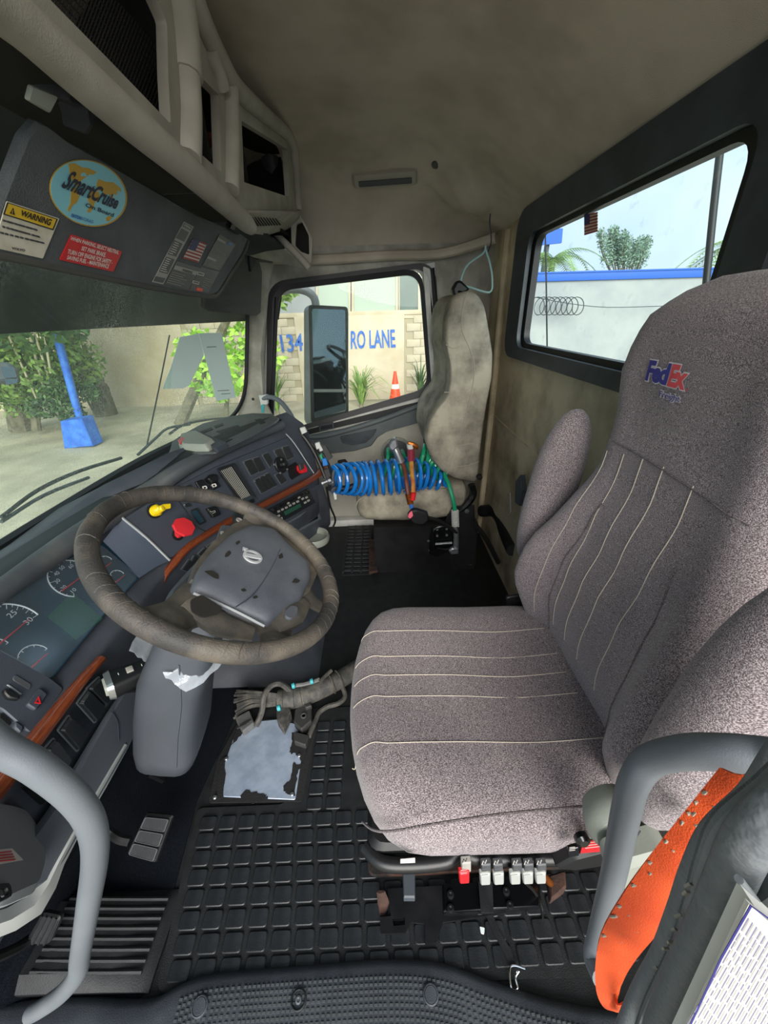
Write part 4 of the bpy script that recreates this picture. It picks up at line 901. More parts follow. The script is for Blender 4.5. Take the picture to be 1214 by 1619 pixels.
obj('spoke', spoke((398, 850), (404, 812), .036, .028), 'spoke', sw_)
obj('spoke', spoke((470, 930), (518, 965), .034, .022), 'spoke', sw_)
obj('spoke', spoke((322, 950), (240, 990), .048, .036), 'spoke', sw_)
obj('spoke', spoke((430, 985), (445, 1022), .042, .032), 'spoke', sw_)
obj('palm_patch', slab(NB(), [WPl(x, y, .012) for x, y in ((300, 950), (318, 941), (352, 962), (345, 972), (318, 978), (302, 968))], .002, .006, n=Wn), 'worn', sw_)
hb_ = obj('horn_button', slab(NB(), sp3([(447, 969), (458, 960), (470, 964), (468, 976), (458, 984), (448, 980)], -.002), .008, .008, n=Wn, bev=.002), 'hub', sw_)
obj('right_pod', tube(NB(), [WPl(430, 990, -.012), WPl(460, 972, -.008), WPl(478, 952, -.016)], [.020, .028, .018], 10, 4, flat=.5, up=Wn), 'spoke', sw_)
obj('left_pod', tube(NB(), [WPl(300, 950, -.014), WPl(345, 985, -.02), WPl(400, 1002, -.022)], [.025, .026, .016], 10, 4, flat=.5, up=Wn), 'spoke', sw_)
sc_ = thing('steering_column', (.57, .5, .33), 'tapered grey steering column shroud below the steering wheel', 'steering column')
secs = [((.620, .365, .74), .070, .050), ((.612, .400, .665), .088, .060), ((.604, .448, .575), .094, .066), ((.592, .474, .49), .093, .068), ((.577, .492, .41), .091, .068), ((.571, .502, .376), .086, .062), ((.569, .505, .362), .06, .045)]
rr = []
for c, a, b_ in secs:
    c = V(c); u = V((1, .10, 0)).normalized(); v = V((-.08, .80, .35)).normalized()
    rr.append([c+u*a*math.copysign(abs(math.cos(t))**.5, math.cos(t))+v*b_*math.copysign(abs(math.sin(t))**.5, math.sin(t)) for t in [2*PI*i/28 for i in range(28)]])
obj('shroud', loft(NB(), rr), 'column', sc_, ang=60)
def rc(k): return sum(rr[k], V())/len(rr[k])
def pjx(p): q = Rm.transposed() @ (p-CAM); return CX+F*q.x/q.z
obj('shroud_seam', tube(NB(), [min((p for p in rr[k] if (p-rc(k)).dot(CAM-rc(k)) > 0), key=lambda p: abs(pjx(p)-tx))+(CAM-rc(k)).normalized()*.001 for k, tx in ((1, 290), (2, 284), (3, 277), (4, 268))], .0016, 5, 2), 'column_mid', sc_)
obj('upper_shroud', slab(NB(), [WPl(x, y, -.09) for x, y in ((245, 1000), (256, 955), (300, 905), (330, 880), (345, 900), (320, 950), (300, 1010))], .03, .03, n=Wn, bev=.01), 'column', sc_)
# stalks
st_ = thing('turn_signal_stalk', at(250, 1050, x=.6), 'black turn signal stalk with a silver end cap left of the steering column', 'stalk')
K0, K1 = at(262, 1046, x=.60), at(168, 1086, x=.53)
ax = (K1-K0).normalized(); upv = (V((0, 0, 1))-ax*ax.z).normalized(); sdv = ax.cross(upv)
def prism(p, q, w0, h0, w1, h1, bev=.003):
    R0 = fillet([p+sdv*a*w0+upv*b_*h0 for a, b_ in ((-1, -1), (1, -1), (1, 1), (-1, 1))], min(w0, h0)*.6, 3)
    R1 = fillet([q+sdv*a*w1+upv*b_*h1 for a, b_ in ((-1, -1), (1, -1), (1, 1), (-1, 1))], min(w1, h1)*.6, 3)
    return loft(NB(), [R0, R1])
obj('stalk_arm', prism(K0, K0.lerp(K1, .93), .016, .014, .028, .019), 'black', st_)
obj('end_cap', prism(K0.lerp(K1, .90), K1, .029, .020, .026, .018), 'silver', st_)
obj('cap_button', prism(K1-ax*.002, K1+ax*.004, .019, .013, .017, .011), 'grey_plastic', st_)
md = K0.lerp(K1, .6)+upv*.0175
obj('slider', box(NB(), md, (.012, .016, .006), Matrix((ax, sdv, upv)).transposed(), .001), 'label_light', st_)
b = NB()
for i, t in enumerate((.32, .26, .40, .78)): c = K0.lerp(K1, t)+upv*(.0142+.005*t+.0008); tube(b, [c-sdv*.003, c+sdv*.003], .0007, 4, 1)
obj('stalk_marks', b, 'ink_white', st_)
st2 = thing('wiper_stalk', at(378, 830, x=.78), 'black control stalk with a round dial behind the top of the steering wheel hub', 'stalk')
obj('stalk_head', slab(NB(), WPl.pts([(366, 815), (372, 813), (383, 818), (384, 830), (378, 838), (371, 838), (368, 826)], -.06), .02, .008, n=Wn, bev=.005), 'black', st2)
obj('dial', lathe(NB(), WPl(378, 823, -.04), Wn, [(.008, 0), (.008, .003), (.006, .003), (.006, .001), (0, .001)], 16), 'label_light', st2)
st3 = thing('lever_pad', at(350, 855, x=.75), 'grey button pad on a stalk peeking over the hub left of the dial stalk', 'stalk')
obj('pad_body', slab(NB(), WPl.pts([(347, 836), (362, 838), (365, 843), (350, 868), (337, 872), (338, 862)], -.05), .015, .006, n=Wn, bev=.004), 'column_mid', st3)
for x, y in ((351, 842), (358, 844), (350, 850), (345, 857)): obj('pad_button', slab(NB(), WPl.pts([(x-3, y-1), (x+2, y-1.5), (x+3, y+3), (x-2, y+3.5)], -.034), .002, .001, n=Wn), 'label_light', st3)
# crinkled clear wrap round the column
b = NB(); c0 = V((.604, .425, .655)); g = []
for i in range(9):
    row = []
    for j in range(25):
        a = -PI*.9+j/24*PI*1.5; r_ = .090+.004*random.uniform(-1, 1)
        row.append(c0+V((math.cos(a)*r_*1.1, math.sin(a)*r_*.85+.05*(i/8-.5)*.6, -.02+(i/8-.5)*.05+.003*random.uniform(-1, 1))))
    g.append(row)
obj('plastic_wrap', sheet(b, g, .0006), 'clear_plastic', None, 'crinkled clear plastic wrapped round the steering column behind the stalk', 'wrap', ang=70)
# ================================================================ PEDALS AND FLOOR PIECES
pe = thing('brake_pedal', (.5, .6, .08), 'black three cell brake pedal hanging above the dark carpet', 'pedal')
PP = Plane(at(240, 1320, z=.10), at(260, 1320, z=.102), at(240, 1300, z=.125))
q = PP.pts([(233, 1283), (277, 1287), (250, 1362), (203, 1348)]); obj('pad_back', slab(NB(), q, .008, .008, bev=.003), 'black', pe)
def bil(q, u, v): return q[0].lerp(q[1], u).lerp(q[3].lerp(q[2], u), v)
for i in range(3):
    v0, v1 = .04+i*.31, .31+i*.31; qq = [bil(q, .08, v0)+PP.n*.008, bil(q, .92, v0)+PP.n*.008, bil(q, .92, v1)+PP.n*.008, bil(q, .08, v1)+PP.n*.008]
    obj('pad_cell', slab(NB(), qq, .005, .006, bev=.002), 'rubber', pe)
    obj('cell_edge', ring(NB(), [p+PP.n*.004 for p in qq], [p.lerp(sum(qq, V())/4, .08)+PP.n*.004 for p in qq], .002, .006, .005), 'label_grey', pe)
obj('pedal_arm', tube(NB(), [at(205, 1330, z=.09), at(188, 1326, z=.10), at(165, 1312, z=.12), at(120, 1296, z=.22)], .011, 8, 4), 'black', pe)
pe2 = thing('clutch_pedal', (.345, .73, .08), 'dark ribbed pedal at the far left of the foot well', 'pedal')
q = [at(72, 1436, z=.12), at(104, 1442, z=.12), at(83, 1488, z=.07), at(44, 1486, z=.07)]; obj('pad_back', slab(NB(), q, .012, .012, bev=.004), 'rubber', pe2)
n2 = newell(q); n2 = n2 if n2.dot(CAM-q[0]) > 0 else -n2
for i in range(4): u = .15+i*.23; obj('pad_rib', tube(NB(), [bil(q, u, .06)+n2*.012, bil(q, u, .94)+n2*.012], .0025, 6, 1), 'floor_pad', pe2)
obj('pedal_arm', tube(NB(), [at(55, 1480, z=.075), at(25, 1500, z=.10), at(-20, 1520, z=.2)], .010, 8, 3), 'black', pe2)
pe3 = thing('accelerator_pedal', at(258, 1225, z=.1), 'black hooked pedal arm just below the column shroud', 'pedal')
obj('pedal_hook', tube(NB(), [at(238, 1216, z=.12), at(252, 1220, z=.10), at(260, 1228, z=.08), at(265, 1222, z=.10), at(270, 1204, z=.16)], .007, 8, 4), 'black_gloss', pe3)
obj('pedal_plate', slab(NB(), [at(240, 1222, z=.1), at(262, 1232, z=.08), at(258, 1236, z=.07), at(236, 1226, z=.09)], .006, 0), 'black', pe3)
hp_ = thing('floor_hatch', at(410, 1210, z=0), 'scuffed bare metal hatch plate screwed to the floor with torn black tape', 'hatch plate')
Zp = lambda L, z: [at(a, b, z=z) for a, b in L]
obj('tape_border', slab(NB(), Zp([(378, 1140), (455, 1136), (500, 1150), (478, 1268), (330, 1270), (345, 1200)], .005), .003, .01), 'tar', hp_)
obj('plate', slab(NB(), Zp([(378, 1144), (440, 1138), (484, 1150), (467, 1265), (352, 1260), (356, 1205)], .008), .003, .006, bev=.001), 'alu', hp_)
def ragged(L, amp=.0035, n=5):
    P = Zp(L, .0112); o = []
    for i, a in enumerate(P):
        b_ = P[(i+1) % len(P)]
        for k in range(n): o.append(a.lerp(b_, k/n)+V((random.uniform(-amp, amp), random.uniform(-amp, amp), 0)))
    return o
for L in ([(380, 1258), (388, 1250), (405, 1253), (420, 1256), (422, 1264), (402, 1270), (385, 1268)], [(462, 1160), (484, 1152), (490, 1170), (478, 1206), (466, 1192), (456, 1190), (462, 1178)], [(462, 1206), (476, 1208), (470, 1226), (466, 1258), (452, 1256), (448, 1244), (460, 1230)], [(347, 1205), (357, 1195), (356, 1230), (352, 1262), (343, 1262)], [(374, 1148), (382, 1140), (400, 1142), (384, 1158), (366, 1180)]):
    b = NB(); P = ragged(L); tmp = plate(b, P, [], .0008, n=V((0, 0, 1)), back=False); obj('torn_tape', b, 'tar', hp_)
for x, y in ((358, 1200), (473, 1195), (340, 1261), (462, 1256)): obj('screw', lathe(NB(), at(x, y, z=.0115), (0, 0, 1), [(.006, 0), (.006, .003), (.004, .005), (0, .005)], 10), 'steel', hp_)
# wiring harness lying on the floor
wh = thing('wiring_harness', at(450, 1100, z=.02), 'thick taped wiring harness with loose connectors lying on the floor by the hatch', 'wiring harness')
H_ = lambda L, z: [at(a, b, z=zz) for (a, b), zz in zip(L, z if isinstance(z, (list, tuple)) else [z]*len(L))]
obj('main_loom', tube(NB(), H_([(440, 1106), (470, 1102), (500, 1092), (530, 1078), (560, 1060), (590, 1040)], .055), [.032, .036, .034, .032, .032, .03], 12, 5), 'cable', wh)
b = NB(); L = smooth(H_([(450, 1104), (470, 1102), (500, 1092), (530, 1078), (560, 1060)], .055), 5)
for i in range(0, len(L)-1, 2):
    if random.random() < .45: continue
    t = (L[i+1]-L[i]).normalized(); lathe(b, L[i], t, [(.030, -.004), (.0375, 0), (.030, .004)], 12)
obj('tape_rings', b, 'cable', wh)
for i in range(13):
    f = i/12; y0 = 1092+f*34
    obj('wire', tube(NB(), H_([(448, 1100+f*12), (425, 1096+f*20), (398, 1092+f*26+random.uniform(-2, 2)), (372+random.uniform(-4, 6), y0+10*f)], [.07-.03*f, .085-.05*f, .08-.05*f, .05-.03*f]), .0045, 6, 4), 'cable', wh)
obj('loop_hose', tube(NB(), H_([(405, 1148), (414, 1125), (418, 1100), (428, 1085), (442, 1081), (456, 1090), (462, 1100)], [.02, .05, .09, .10, .10, .09, .06]), .010, 8, 5), 'cable', wh)
obj('branch_hose', tube(NB(), H_([(535, 1078), (543, 1090), (545, 1102), (535, 1112), (518, 1117), (505, 1126), (500, 1136), (494, 1150), (488, 1165)], [.04, .03, .02, .02, .02, .02, .02, .02, .02]), .0085, 8, 5), 'cable', wh)
obj('stub_hose', tube(NB(), H_([(505, 1078), (515, 1068), (524, 1060)], [.09, .09, .09]), .007, 8, 3), 'cable', wh)
obj('stub_hose', tube(NB(), H_([(466, 1084), (480, 1082), (495, 1078), (505, 1074)], [.09, .09, .09, .09]), .0075, 8, 3), 'plug', wh)
for x, y in ((464, 1084), (493, 1077), (441, 1119)): obj('teal_seal', lathe(NB(), at(x, y, z=.10), (.3, -1, .1), [(.009, -.006), (.010, -.002), (.010, .004), (.006, .006), (0, .006)], 10), 'teal', wh)
def plug(L, z, t, m='plug', nm='connector'):
    return obj(nm, slab(NB(), H_(L, z), t, .004, bev=.003), m, wh)
p_ = plug([(374, 1142), (396, 1130), (404, 1150), (386, 1164)], .012, .026)
for i in range(3): obj('connector_rib', box(NB(), at(382+i*4, 1148-i*3, z=.042), (.004, .03, .004), Matrix.Rotation(.5, 3, 'Z')), 'plug_dark', p_)
plug([(438, 1118), (458, 1122), (462, 1136), (450, 1162), (440, 1148)], .02, .035, 'cable', 'rubber_boot')
plug([(465, 1162), (490, 1168), (484, 1184), (466, 1178)], .012, .02, 'plug_dark')
plug([(468, 1130), (480, 1120), (494, 1126), (494, 1148), (478, 1162), (466, 1150)], .012, .03, 'plug_dark', 'relay_block')
plug([(478, 1114), (490, 1112), (494, 1120), (484, 1124)], .04, .015, 'plug_dark')
obj('silver_ring', lathe(NB(), at(480, 1132, z=.045), (0, 0, 1), [(.010, 0), (.010, .003), (.006, .003), (.006, 0)], 16), 'steel', wh)
# ================================================================ DRIVER SEAT
ds = thing('driver_seat', (.6, -.2, 0), 'high backed driver seat in mauve grey tweed with a logo on its headrest', 'seat')
def clamp(v, a, b): return max(a, min(b, v))
def sgp(c, p): return math.copysign(abs(c)**p, c)
SC = .605
def cush_w(y):  # half width along the cushion
    f = clamp((.085-y)/.16, 0, 1); r = clamp((y+.50)/.12, 0, 1)
    return .285*(1-(1-f)**2.6)**.5*(.90+.10*r**.5)
def cush_t(y):
    f = clamp((.085-y)/.10, 0, 1); return (1-(1-f)**2.4)**.5
def cush_pt(y, a):
    w_ = cush_w(y); t = cush_t(y); c, s = math.cos(a), math.sin(a)
    x = w_*sgp(c, .52); u = x/.285
    mid = .418+.006*clamp((y+.1)/.15, -1, 1)
    up = .088+.010*u*u*(1-u*u)*4-.012*math.exp(-((y+.30)/.10)**2)*(1-u*u)
    dn = .084
    z = mid+(up*t*abs(s)**.55 if s >= 0 else -dn*t*abs(s)**.7)
    return V((SC+x*(1.0 if z < .46 or True else 1), y, z))
ys_ = [.084, .082, .076, .066, .05, .03, .005, -.03, -.07, -.12, -.18, -.24, -.30, -.36, -.41, -.45, -.48, -.50]
an = [2*PI*i/56 for i in range(56)]
cu = obj('seat_cushion', loft(NB(), [[cush_pt(y, a) for a in an] for y in ys_]), 'tweed', ds, ang=80)
def cush_top(x, y, off=.001):
    u = clamp((x-SC)/max(cush_w(y), .01), -1, 1); c = math.copysign(abs(u)**(1/.52), u); a = math.acos(clamp(c, -1, 1)); p = cush_pt(y, a); return V((x, y, p.z+off))
for x in (.745, .665, .612, .556, .452):
    L = [cush_top(x+(.006 if y > .02 else 0), y) for y in (.074, .068, .06, .045, .025, 0, -.05, -.1, -.16, -.22, -.28, -.33, -.38, -.42)]
    obj('stitch_line', tube(NB(), L, .0009, 5, 3), 'thread', cu)
L = [at(954, 1272, x=.350), at(900, 1277, x=.330), at(794, 1287, x=.3185), at(685, 1303, x=.3185), at(620, 1314, x=.328), at(590, 1312, x=.350), at(573, 1300, x=.380)]
obj('side_piping', tube(NB(), L, .0022, 6, 5), 'tweed_top', cu)
# backrest
def bk_c(z): # front surface centreline depth
    K = [(.40, -.455), (.50, -.435), (.60, -.425), (.70, -.435), (.82, -.46), (.95, -.485), (1.05, -.488), (1.15, -.475), (1.22, -.480), (1.29, -.505)]
    for (a, p), (b_, q) in zip(K, K[1:]):
        if z <= b_: t = clamp((z-a)/(b_-a), 0, 1); t = t*t*(3-2*t); return p+(q-p)*t
    return K[-1][1]
def bk_w(z):
    K = [(.36, .19), (.42, .245), (.50, .275), (.62, .292), (.72, .285), (.82, .25), (.92, .212), (1.0, .197), (1.08, .195), (1.15, .195), (1.20, .186), (1.24, .166), (1.27, .13), (1.287, .08)]
    for (a, p), (b_, q) in zip(K, K[1:]):
        if z <= b_: t = clamp((z-a)/(b_-a), 0, 1); return p+(q-p)*t
    return K[-1][1]
def bk_pt(z, a):
    w_ = bk_w(z); c, s = math.cos(a), math.sin(a); x = w_*sgp(c, .75); u = x/w_
    bol = .078*math.exp(-((abs(u)-.80)/.19)**2)*math.exp(-((z-.64)/.20)**2)+.012*math.exp(-((abs(u)-.8)/.2)**2)*math.exp(-((z-1.1)/.15)**2)
    th = clamp((1.292-z)/.05, 0, 1)**.5; fr = .045*th; bkd = .11*th*clamp((z-.34)/.08, .3, 1)
    y = bk_c(z)-.045+(fr*abs(s)**.5+bol if s >= 0 else -bkd*abs(s)**.5)
    if s < 0: y = max(y, -.60)
    elif bol and abs(s) < .35: y -= bol*(1-abs(s)/.35)*.6
    return V((SC+x, y, z))
zs_ = [.36, .38, .41, .45, .50, .54, .58, .62, .66, .70, .74, .78, .82, .86, .90, .94, .98, 1.02, 1.06, 1.10, 1.14, 1.18, 1.21, 1.235, 1.255, 1.27, 1.28, 1.287]
an2 = [2*PI*i/72 for i in range(72)]
R_ = [[bk_pt(z, a) for a in an2] for z in zs_]; tp_ = sum(R_[-1], V())/72+V((0, 0, .002)); R_.append([p.lerp(tp_, .6)+V((0, 0, .002)) for p in R_[-1]])
bk = obj('backrest', loft(NB(), R_), 'tweed', ds, ang=80)
def bk_front(x, z, off=.001):
    u = clamp((x-SC)/bk_w(z), -.999, .999); c = math.copysign(abs(u)**(1/.75), u); a = math.acos(clamp(c, -1, 1)); p = bk_pt(z, a); return V((x, p.y+off, z))
for x0, x1, z0 in ((.765, .80, .98), (.715, .735, .99), (.660, .668, 1.0), (.605, .600, 1.005), (.535, .52, 1.0)):
    L = [bk_front(x0+(x1-x0)*math.sin((1.0-z)*3.0)*.6, z) for z in [z0-.035*i for i in range(14)]]
    obj('stitch_line', tube(NB(), L, .0009, 5, 2), 'thread', bk)
obj('head_seam', tube(NB(), [bk_front(x, 1.0+.01*math.sin((x-SC)*6)-.02*abs(x-SC)) for x in [.43+.035*i for i in range(11)]], .0016, 5, 3), 'tweed_top', bk)
for sx in (-1, 1):
    L = [bk_front(SC+sx*bk_w(z)*.50, z, .0005) for z in [.46+.03*i for i in range(15)]]
    obj('bolster_seam', tube(NB(), L, .0022, 5, 2), 'tweed_top', bk)
# logo (text runs towards -x as the sitter's front sees it)
lx0, lx1 = .695, .588
def lg(s, xa, xb, za, zb, m, off, bold=.0, nm='logo'):
    q = [V((xa, 0, za)), V((xb, 0, za)), V((xb, 0, zb)), V((xa, 0, zb))]
    return obj(nm, put_text(NB(), s, q, 0, n=V((0, 1, 0)), bold=bold, fn=lambda p: bk_front(p.x, p.z, off), space=.9), m, bk)
lg('Fed', .700, .640, 1.130, 1.168, 'logo_white', .0012, .09, 'logo_border'); lg('Ex', .642, .598, 1.130, 1.168, 'logo_white', .0012, .09, 'logo_border')
lg('Fed', .698, .642, 1.132, 1.166, 'fed_purple', .0022, .045, 'logo_letters'); lg('Ex', .640, .600, 1.132, 1.166, 'fed_orange', .0022, .045, 'logo_letters')
lg('Freight', .655, .604, 1.108, 1.124, 'logo_white', .0012, .07, 'logo_border'); lg('Freight', .654, .605, 1.1095, 1.1225, 'fed_purple', .0022, .0, 'logo_letters')
lg('.', .596, .593, 1.132, 1.136, 'fed_orange', .002, .02, 'logo_dot')
# folded arm rests
def arm(x, w_, zlo, zhi, tilt, nm, yk):
    rr = []
    for i in range(17):
        t = (1-math.cos(PI*i/16))/2; e = (1-abs(2*t-1)**3.0)**.5 if 0 < i < 16 else .02; z = zlo+(zhi-zlo)*t; y = yk(t)
        rr.append([V((x+w_*e*sgp(math.cos(a), .8)+tilt*(t-.5), y+.062*e*sgp(math.sin(a), .8), z)) for a in [2*PI*j/24 for j in range(24)]])
    return obj(nm, loft(NB(), rr), 'tweed', ds, ang=80)
arm(.925, .042, .58, 1.035, -.02, 'armrest', lambda t: -.435-.045*t)
aR = arm(.276, .046, .60, 1.03, .0, 'armrest', lambda t: -.372-.05*t)
# seat pan, base, controls
bs = NB()
slab(bs, fillet([V(p) for p in ((.345, .045, .325), (.88, .045, .325), (.88, -.50, .325), (.345, -.50, .325))], .03), .045, 0, n=V((0, 0, 1)), bev=.01)
obj('seat_pan', bs, 'black', ds)
obj('pan_rail', tube(NB(), [V((.36, .05, .345)), V((.335, .02, .345)), V((.330, -.03, .343)), V((.335, -.10, .338)), V((.345, -.13, .345)), V((.335, -.17, .345)), V((.33, -.34, .345)), V((.335, -.45, .35))], .013, 10, 5), 'black_metal', ds)
obj('suspension', bb(NB(), .46, .84, -.46, -.02, .01, .33, .02), 'black', ds)
obj('base_plate', slab(NB(), [V(p) for p in ((.43, .06, .006), (.86, .06, .006), (.86, -.5, .006), (.43, -.5, .006))], .012, .02, n=V((0, 0, 1)), bev=.003), 'rust', ds)
def N_(L, x): return [at(a, b, x=x) for a, b in L]
# slide brackets in front of the base
bk_ = obj('slide_plate', plate(NB(), [at(a, b, z=.022) for a, b in [(612, 1405), (700, 1400), (850, 1395), (858, 1432), (770, 1448), (700, 1458), (690, 1490), (672, 1492), (672, 1460), (650, 1458), (640, 1475), (602, 1476), (600, 1450), (618, 1448)]], [[at(a, b, z=.022) for a, b in [(620, 1452), (640, 1450), (640, 1462), (622, 1464)]]], .008, n=V((0, 0, 1))), 'black_metal', ds)
obj('upright_bar', slab(NB(), [at(a, b, z=.06) for a, b in [(636, 1378), (656, 1378), (656, 1425), (638, 1425)]], .02, .002, bev=.003), 'column_mid', ds)
obj('slide_rail', slab(NB(), [at(a, b, z=.06) for a, b in [(698, 1402), (850, 1397), (853, 1438), (770, 1446), (700, 1448)]], .02, .006, bev=.004), 'black_gloss', ds)
for x, y in ((712, 1415), (712, 1437), (800, 1410), (806, 1432)): obj('rail_bolt', lathe(NB(), at(x, y, z=.081), (0, 0, 1), [(.008, 0), (.008, .003), (.004, .004), (0, .002)], 10), 'black_metal', ds)
obj('rail_strap', slab(NB(), [at(a, b, z=.085) for a, b in [(756, 1395), (778, 1395), (780, 1444), (760, 1444)]], .004, .002), 'rubber', ds)
obj('corner_bracket', slab(NB(), [at(a, b, z=.05) for a, b in [(862, 1392), (890, 1385), (892, 1412), (868, 1430)]], .03, .004, bev=.004), 'rust', ds)
obj('release_pin', tube(NB(), [at(852, 1378, z=.12), at(870, 1396, z=.08)], .008, 10, 1), 'brass', ds)
obj('left_flange', tube(NB(), [at(602, 1410, z=.06), at(606, 1428, z=.02), at(604, 1448, z=.01)], [.010, .014, .006], 8, 4, flat=.3), 'rust', ds)
sx = .325
cps = [(735, 'red', 733), (766, 'light_grey', 766), (785, 'light_grey', 787), (815, 'light_grey', 813), (833, 'light_grey', 833), (853, 'light_grey', 853)]
for i, (px, m, p2) in enumerate(cps):
    y0 = 1357 if i else 1354
    b0 = obj('switch_body', slab(NB(), N_([(px-7, y0), (px+8, y0-1), (px+8, y0+14), (px-7, y0+14)], sx-.006), .010, .002, n=V((-1, 0, 0)), bev=.002), 'label_light' if i == 0 else 'label_grey', ds)
    obj('icon', tube(NB(), N_([(px-4, y0+10), (px-2, y0+4), (px+1, y0+8), (px+3, y0+3)], sx-.0168), .0008, 4, 1), 'ink_white' if i else 'ink', b0)
    L = slab(NB(), N_([(p2-9, y0+17-i*.3), (p2+8, y0+16-i*.3), (p2+8, y0+33-i*.5), (p2-8, y0+34-i*.5)], sx-.012), .009, .003, n=V((-1, 0, -.1)), bev=.003)
    l = obj('paddle', L, m if m == 'red' else 'paddle_grey', ds)
    for k in range(2): obj('grip_line', tube(NB(), N_([(p2-5, y0+22+k*5), (p2+5, y0+21+k*5)], sx-.0222), .0008, 4, 1), 'grey_plastic' if m != 'red' else 'red_knob', l)
obj('white_sticker', slab(NB(), N_([(633, 1358), (656, 1356), (656, 1363), (633, 1364)], sx-.014), .001, 0), 'ink_white', ds)
obj('side_rail', slab(NB(), N_([(870, 1352), (900, 1335), (955, 1322), (960, 1345), (900, 1356)], .32), .02, .006, n=V((-1, 0, 0)), bev=.005), 'black', ds)
rs = obj('red_sticker', slab(NB(), N_([(922, 1330), (952, 1326), (954, 1345), (917, 1348)], .299), .001, 0, n=V((-1, 0, 0))), 'red', ds)
obj('black_switch', slab(NB(), N_([(896, 1336), (912, 1333), (913, 1346), (897, 1349)], .300), .006, .002, n=V((-1, 0, 0)), bev=.001), 'black_gloss', ds)
b = NB()
for i in range(3): tube(b, N_([(900, 1340+i*2.5), (909, 1339+i*2.5)], .2925), .0004, 4, 1)
for i in range(3): tube(b, N_([(925, 1333+i*4), (950, 1330+i*4)], .2975), .0004, 4, 1)
obj('sticker_lines', b, 'ink_white', ds)
obj('rail_knob', lathe(NB(), N_([(918, 1322)], .30)[0], (-1, 0, .2), [(.012, 0), (.012, .008), (.007, .012), (0, .012)], 14), 'black_gloss', ds)
obj('hinge_bracket', slab(NB(), [V((.32, -.44, .50)), V((.32, -.36, .40)), V((.32, -.40, .36)), V((.32, -.52, .38)), V((.32, -.53, .50))], .01, .01, n=V((-1, 0, 0)), bev=.003), 'black', ds)
obj('hinge_bracket', slab(NB(), [V((.885, -.36, .50)), V((.885, -.38, .40)), V((.885, -.50, .38)), V((.885, -.50, .52))], .01, .01, n=V((-1, 0, 0)), bev=.003), 'black', ds)
# control cables under the seat
obj('seat_cable', tube(NB(), [at(830, 1395, z=.16), at(845, 1410, z=.10), at(856, 1432, z=.02), at(858, 1455, z=.009)], .0035, 6, 4), 'cable_black', None, 'thin black cable dangling under the right end of the seat switches', 'cable')
st_s = NB(); g = []
for (a, b_), (c, d) in zip([(768, 1448), (780, 1475), (796, 1505), (808, 1530)], [(779, 1446), (788, 1470), (806, 1500), (817, 1528)]): g.append([at(a, b_, z=.014), at(c, d, z=.014)])
obj('black_strap', sheet(st_s, [[r[0], r[1]] for r in g], .003), 'rubber', None, 'narrow black strap trailing from the seat rail across the mat', 'strap')
obj('wire_buckle', tube(NB(), [at(830, 1532, z=.02), at(814, 1527, z=.02), at(806, 1532, z=.02), at(808, 1560, z=.016), at(818, 1562, z=.016), at(815, 1545, z=.02), at(820, 1535, z=.024)], .0022, 8, 4), 'chrome', None, 'bent bright wire buckle at the end of the narrow black strap', 'buckle')
obj('pale_crumb', slab(NB(), [at(a, b, z=.014) for a, b in [(758, 1466), (766, 1468), (765, 1478), (760, 1476)]], .004, .002), 'paper', None, 'small pale scrap on the mat below the seat rail', 'scrap')
# belt retractor
br = thing('belt_retractor', at(985, 1360, x=.25), 'rounded grey belt retractor housing beside the near hand rail', 'belt retractor')
c = at(984, 1322, x=.27); obj('housing', lathe(NB(), c+V((.03, 0, 0)), (-1, 0, .12), [(.034, -.02), (.043, 0), (.045, .018), (.039, .030), (.015, .036), (0, .036)], 28), 'grey_plastic', br)
q = N_([(948, 1325), (1035, 1300), (1043, 1322), (1008, 1362), (970, 1368), (948, 1350)], .26); obj('lower_cover', slab(NB(), q, .035, .015, n=V((-1, 0, 0)), bev=.008), 'grey_plastic', br)
for i in range(3): obj('cover_slot', tube(NB(), N_([(1001+i*2, 1318+i*3), (1006+i*3, 1306+i*4)], .223), .001, 4, 1), 'label_grey', br)
obj('anchor_bracket', slab(NB(), N_([(1068, 1296), (1092, 1282), (1100, 1300), (1078, 1312)], .22), .02, .006, bev=.005), 'frame_dark', None, 'small dark grey anchor bracket behind the orange strap', 'bracket')
# ================================================================ HAND RAILS, STRAP, SEAL
obj('grab_rail', tube(NB(), N_([(-60, 1128), (0, 1180), (60, 1214), (118, 1262), (146, 1308), (150, 1360), (140, 1430), (127, 1510), (122, 1540), (98, 1570), (68, 1592), (50, 1602)], .20), .0125, 16, 6), 'handle', None, 'bent grey painted grab rail at the left beside the footwell', 'grab rail')
L = [at(1320, 1215, x=.12), at(1215, 1197, x=.14), at(1150, 1190, x=.15), at(1085, 1189, x=.165), at(1030, 1202, x=.18), at(1003, 1235, x=.18), at(988, 1290, x=.18), at(968, 1390, x=.18), at(945, 1480, x=.18), at(938, 1515, x=.17), at(952, 1548, x=.15)]
obj('grab_rail', tube(NB(), L, .0118, 16, 6), 'handle', None, 'bent grey painted grab rail at the right in front of the orange strap', 'grab rail')
Ls = [(1140, 1214), (1085, 1280), (1035, 1342), (985, 1412), (950, 1475), (941, 1530), (944, 1570), (956, 1592), (975, 1596), (990, 1588)]
Rs = [(1184, 1222), (1148, 1290), (1112, 1335), (1082, 1405), (1048, 1462), (1008, 1512), (988, 1545), (975, 1575), (978, 1588), (1003, 1574)]
g = []
Xs = [.13, .13, .13, .13, .128, .126, .125, .125, .115, .10]
for l, r, x in zip(Ls, Rs, Xs):
    a, b_ = at(*l, x=x), at(*r, x=x-.012); g.append([a, a.lerp(b_, .33)+V((-.002, 0, 0)), a.lerp(b_, .66)+V((-.002, 0, 0)), b_])
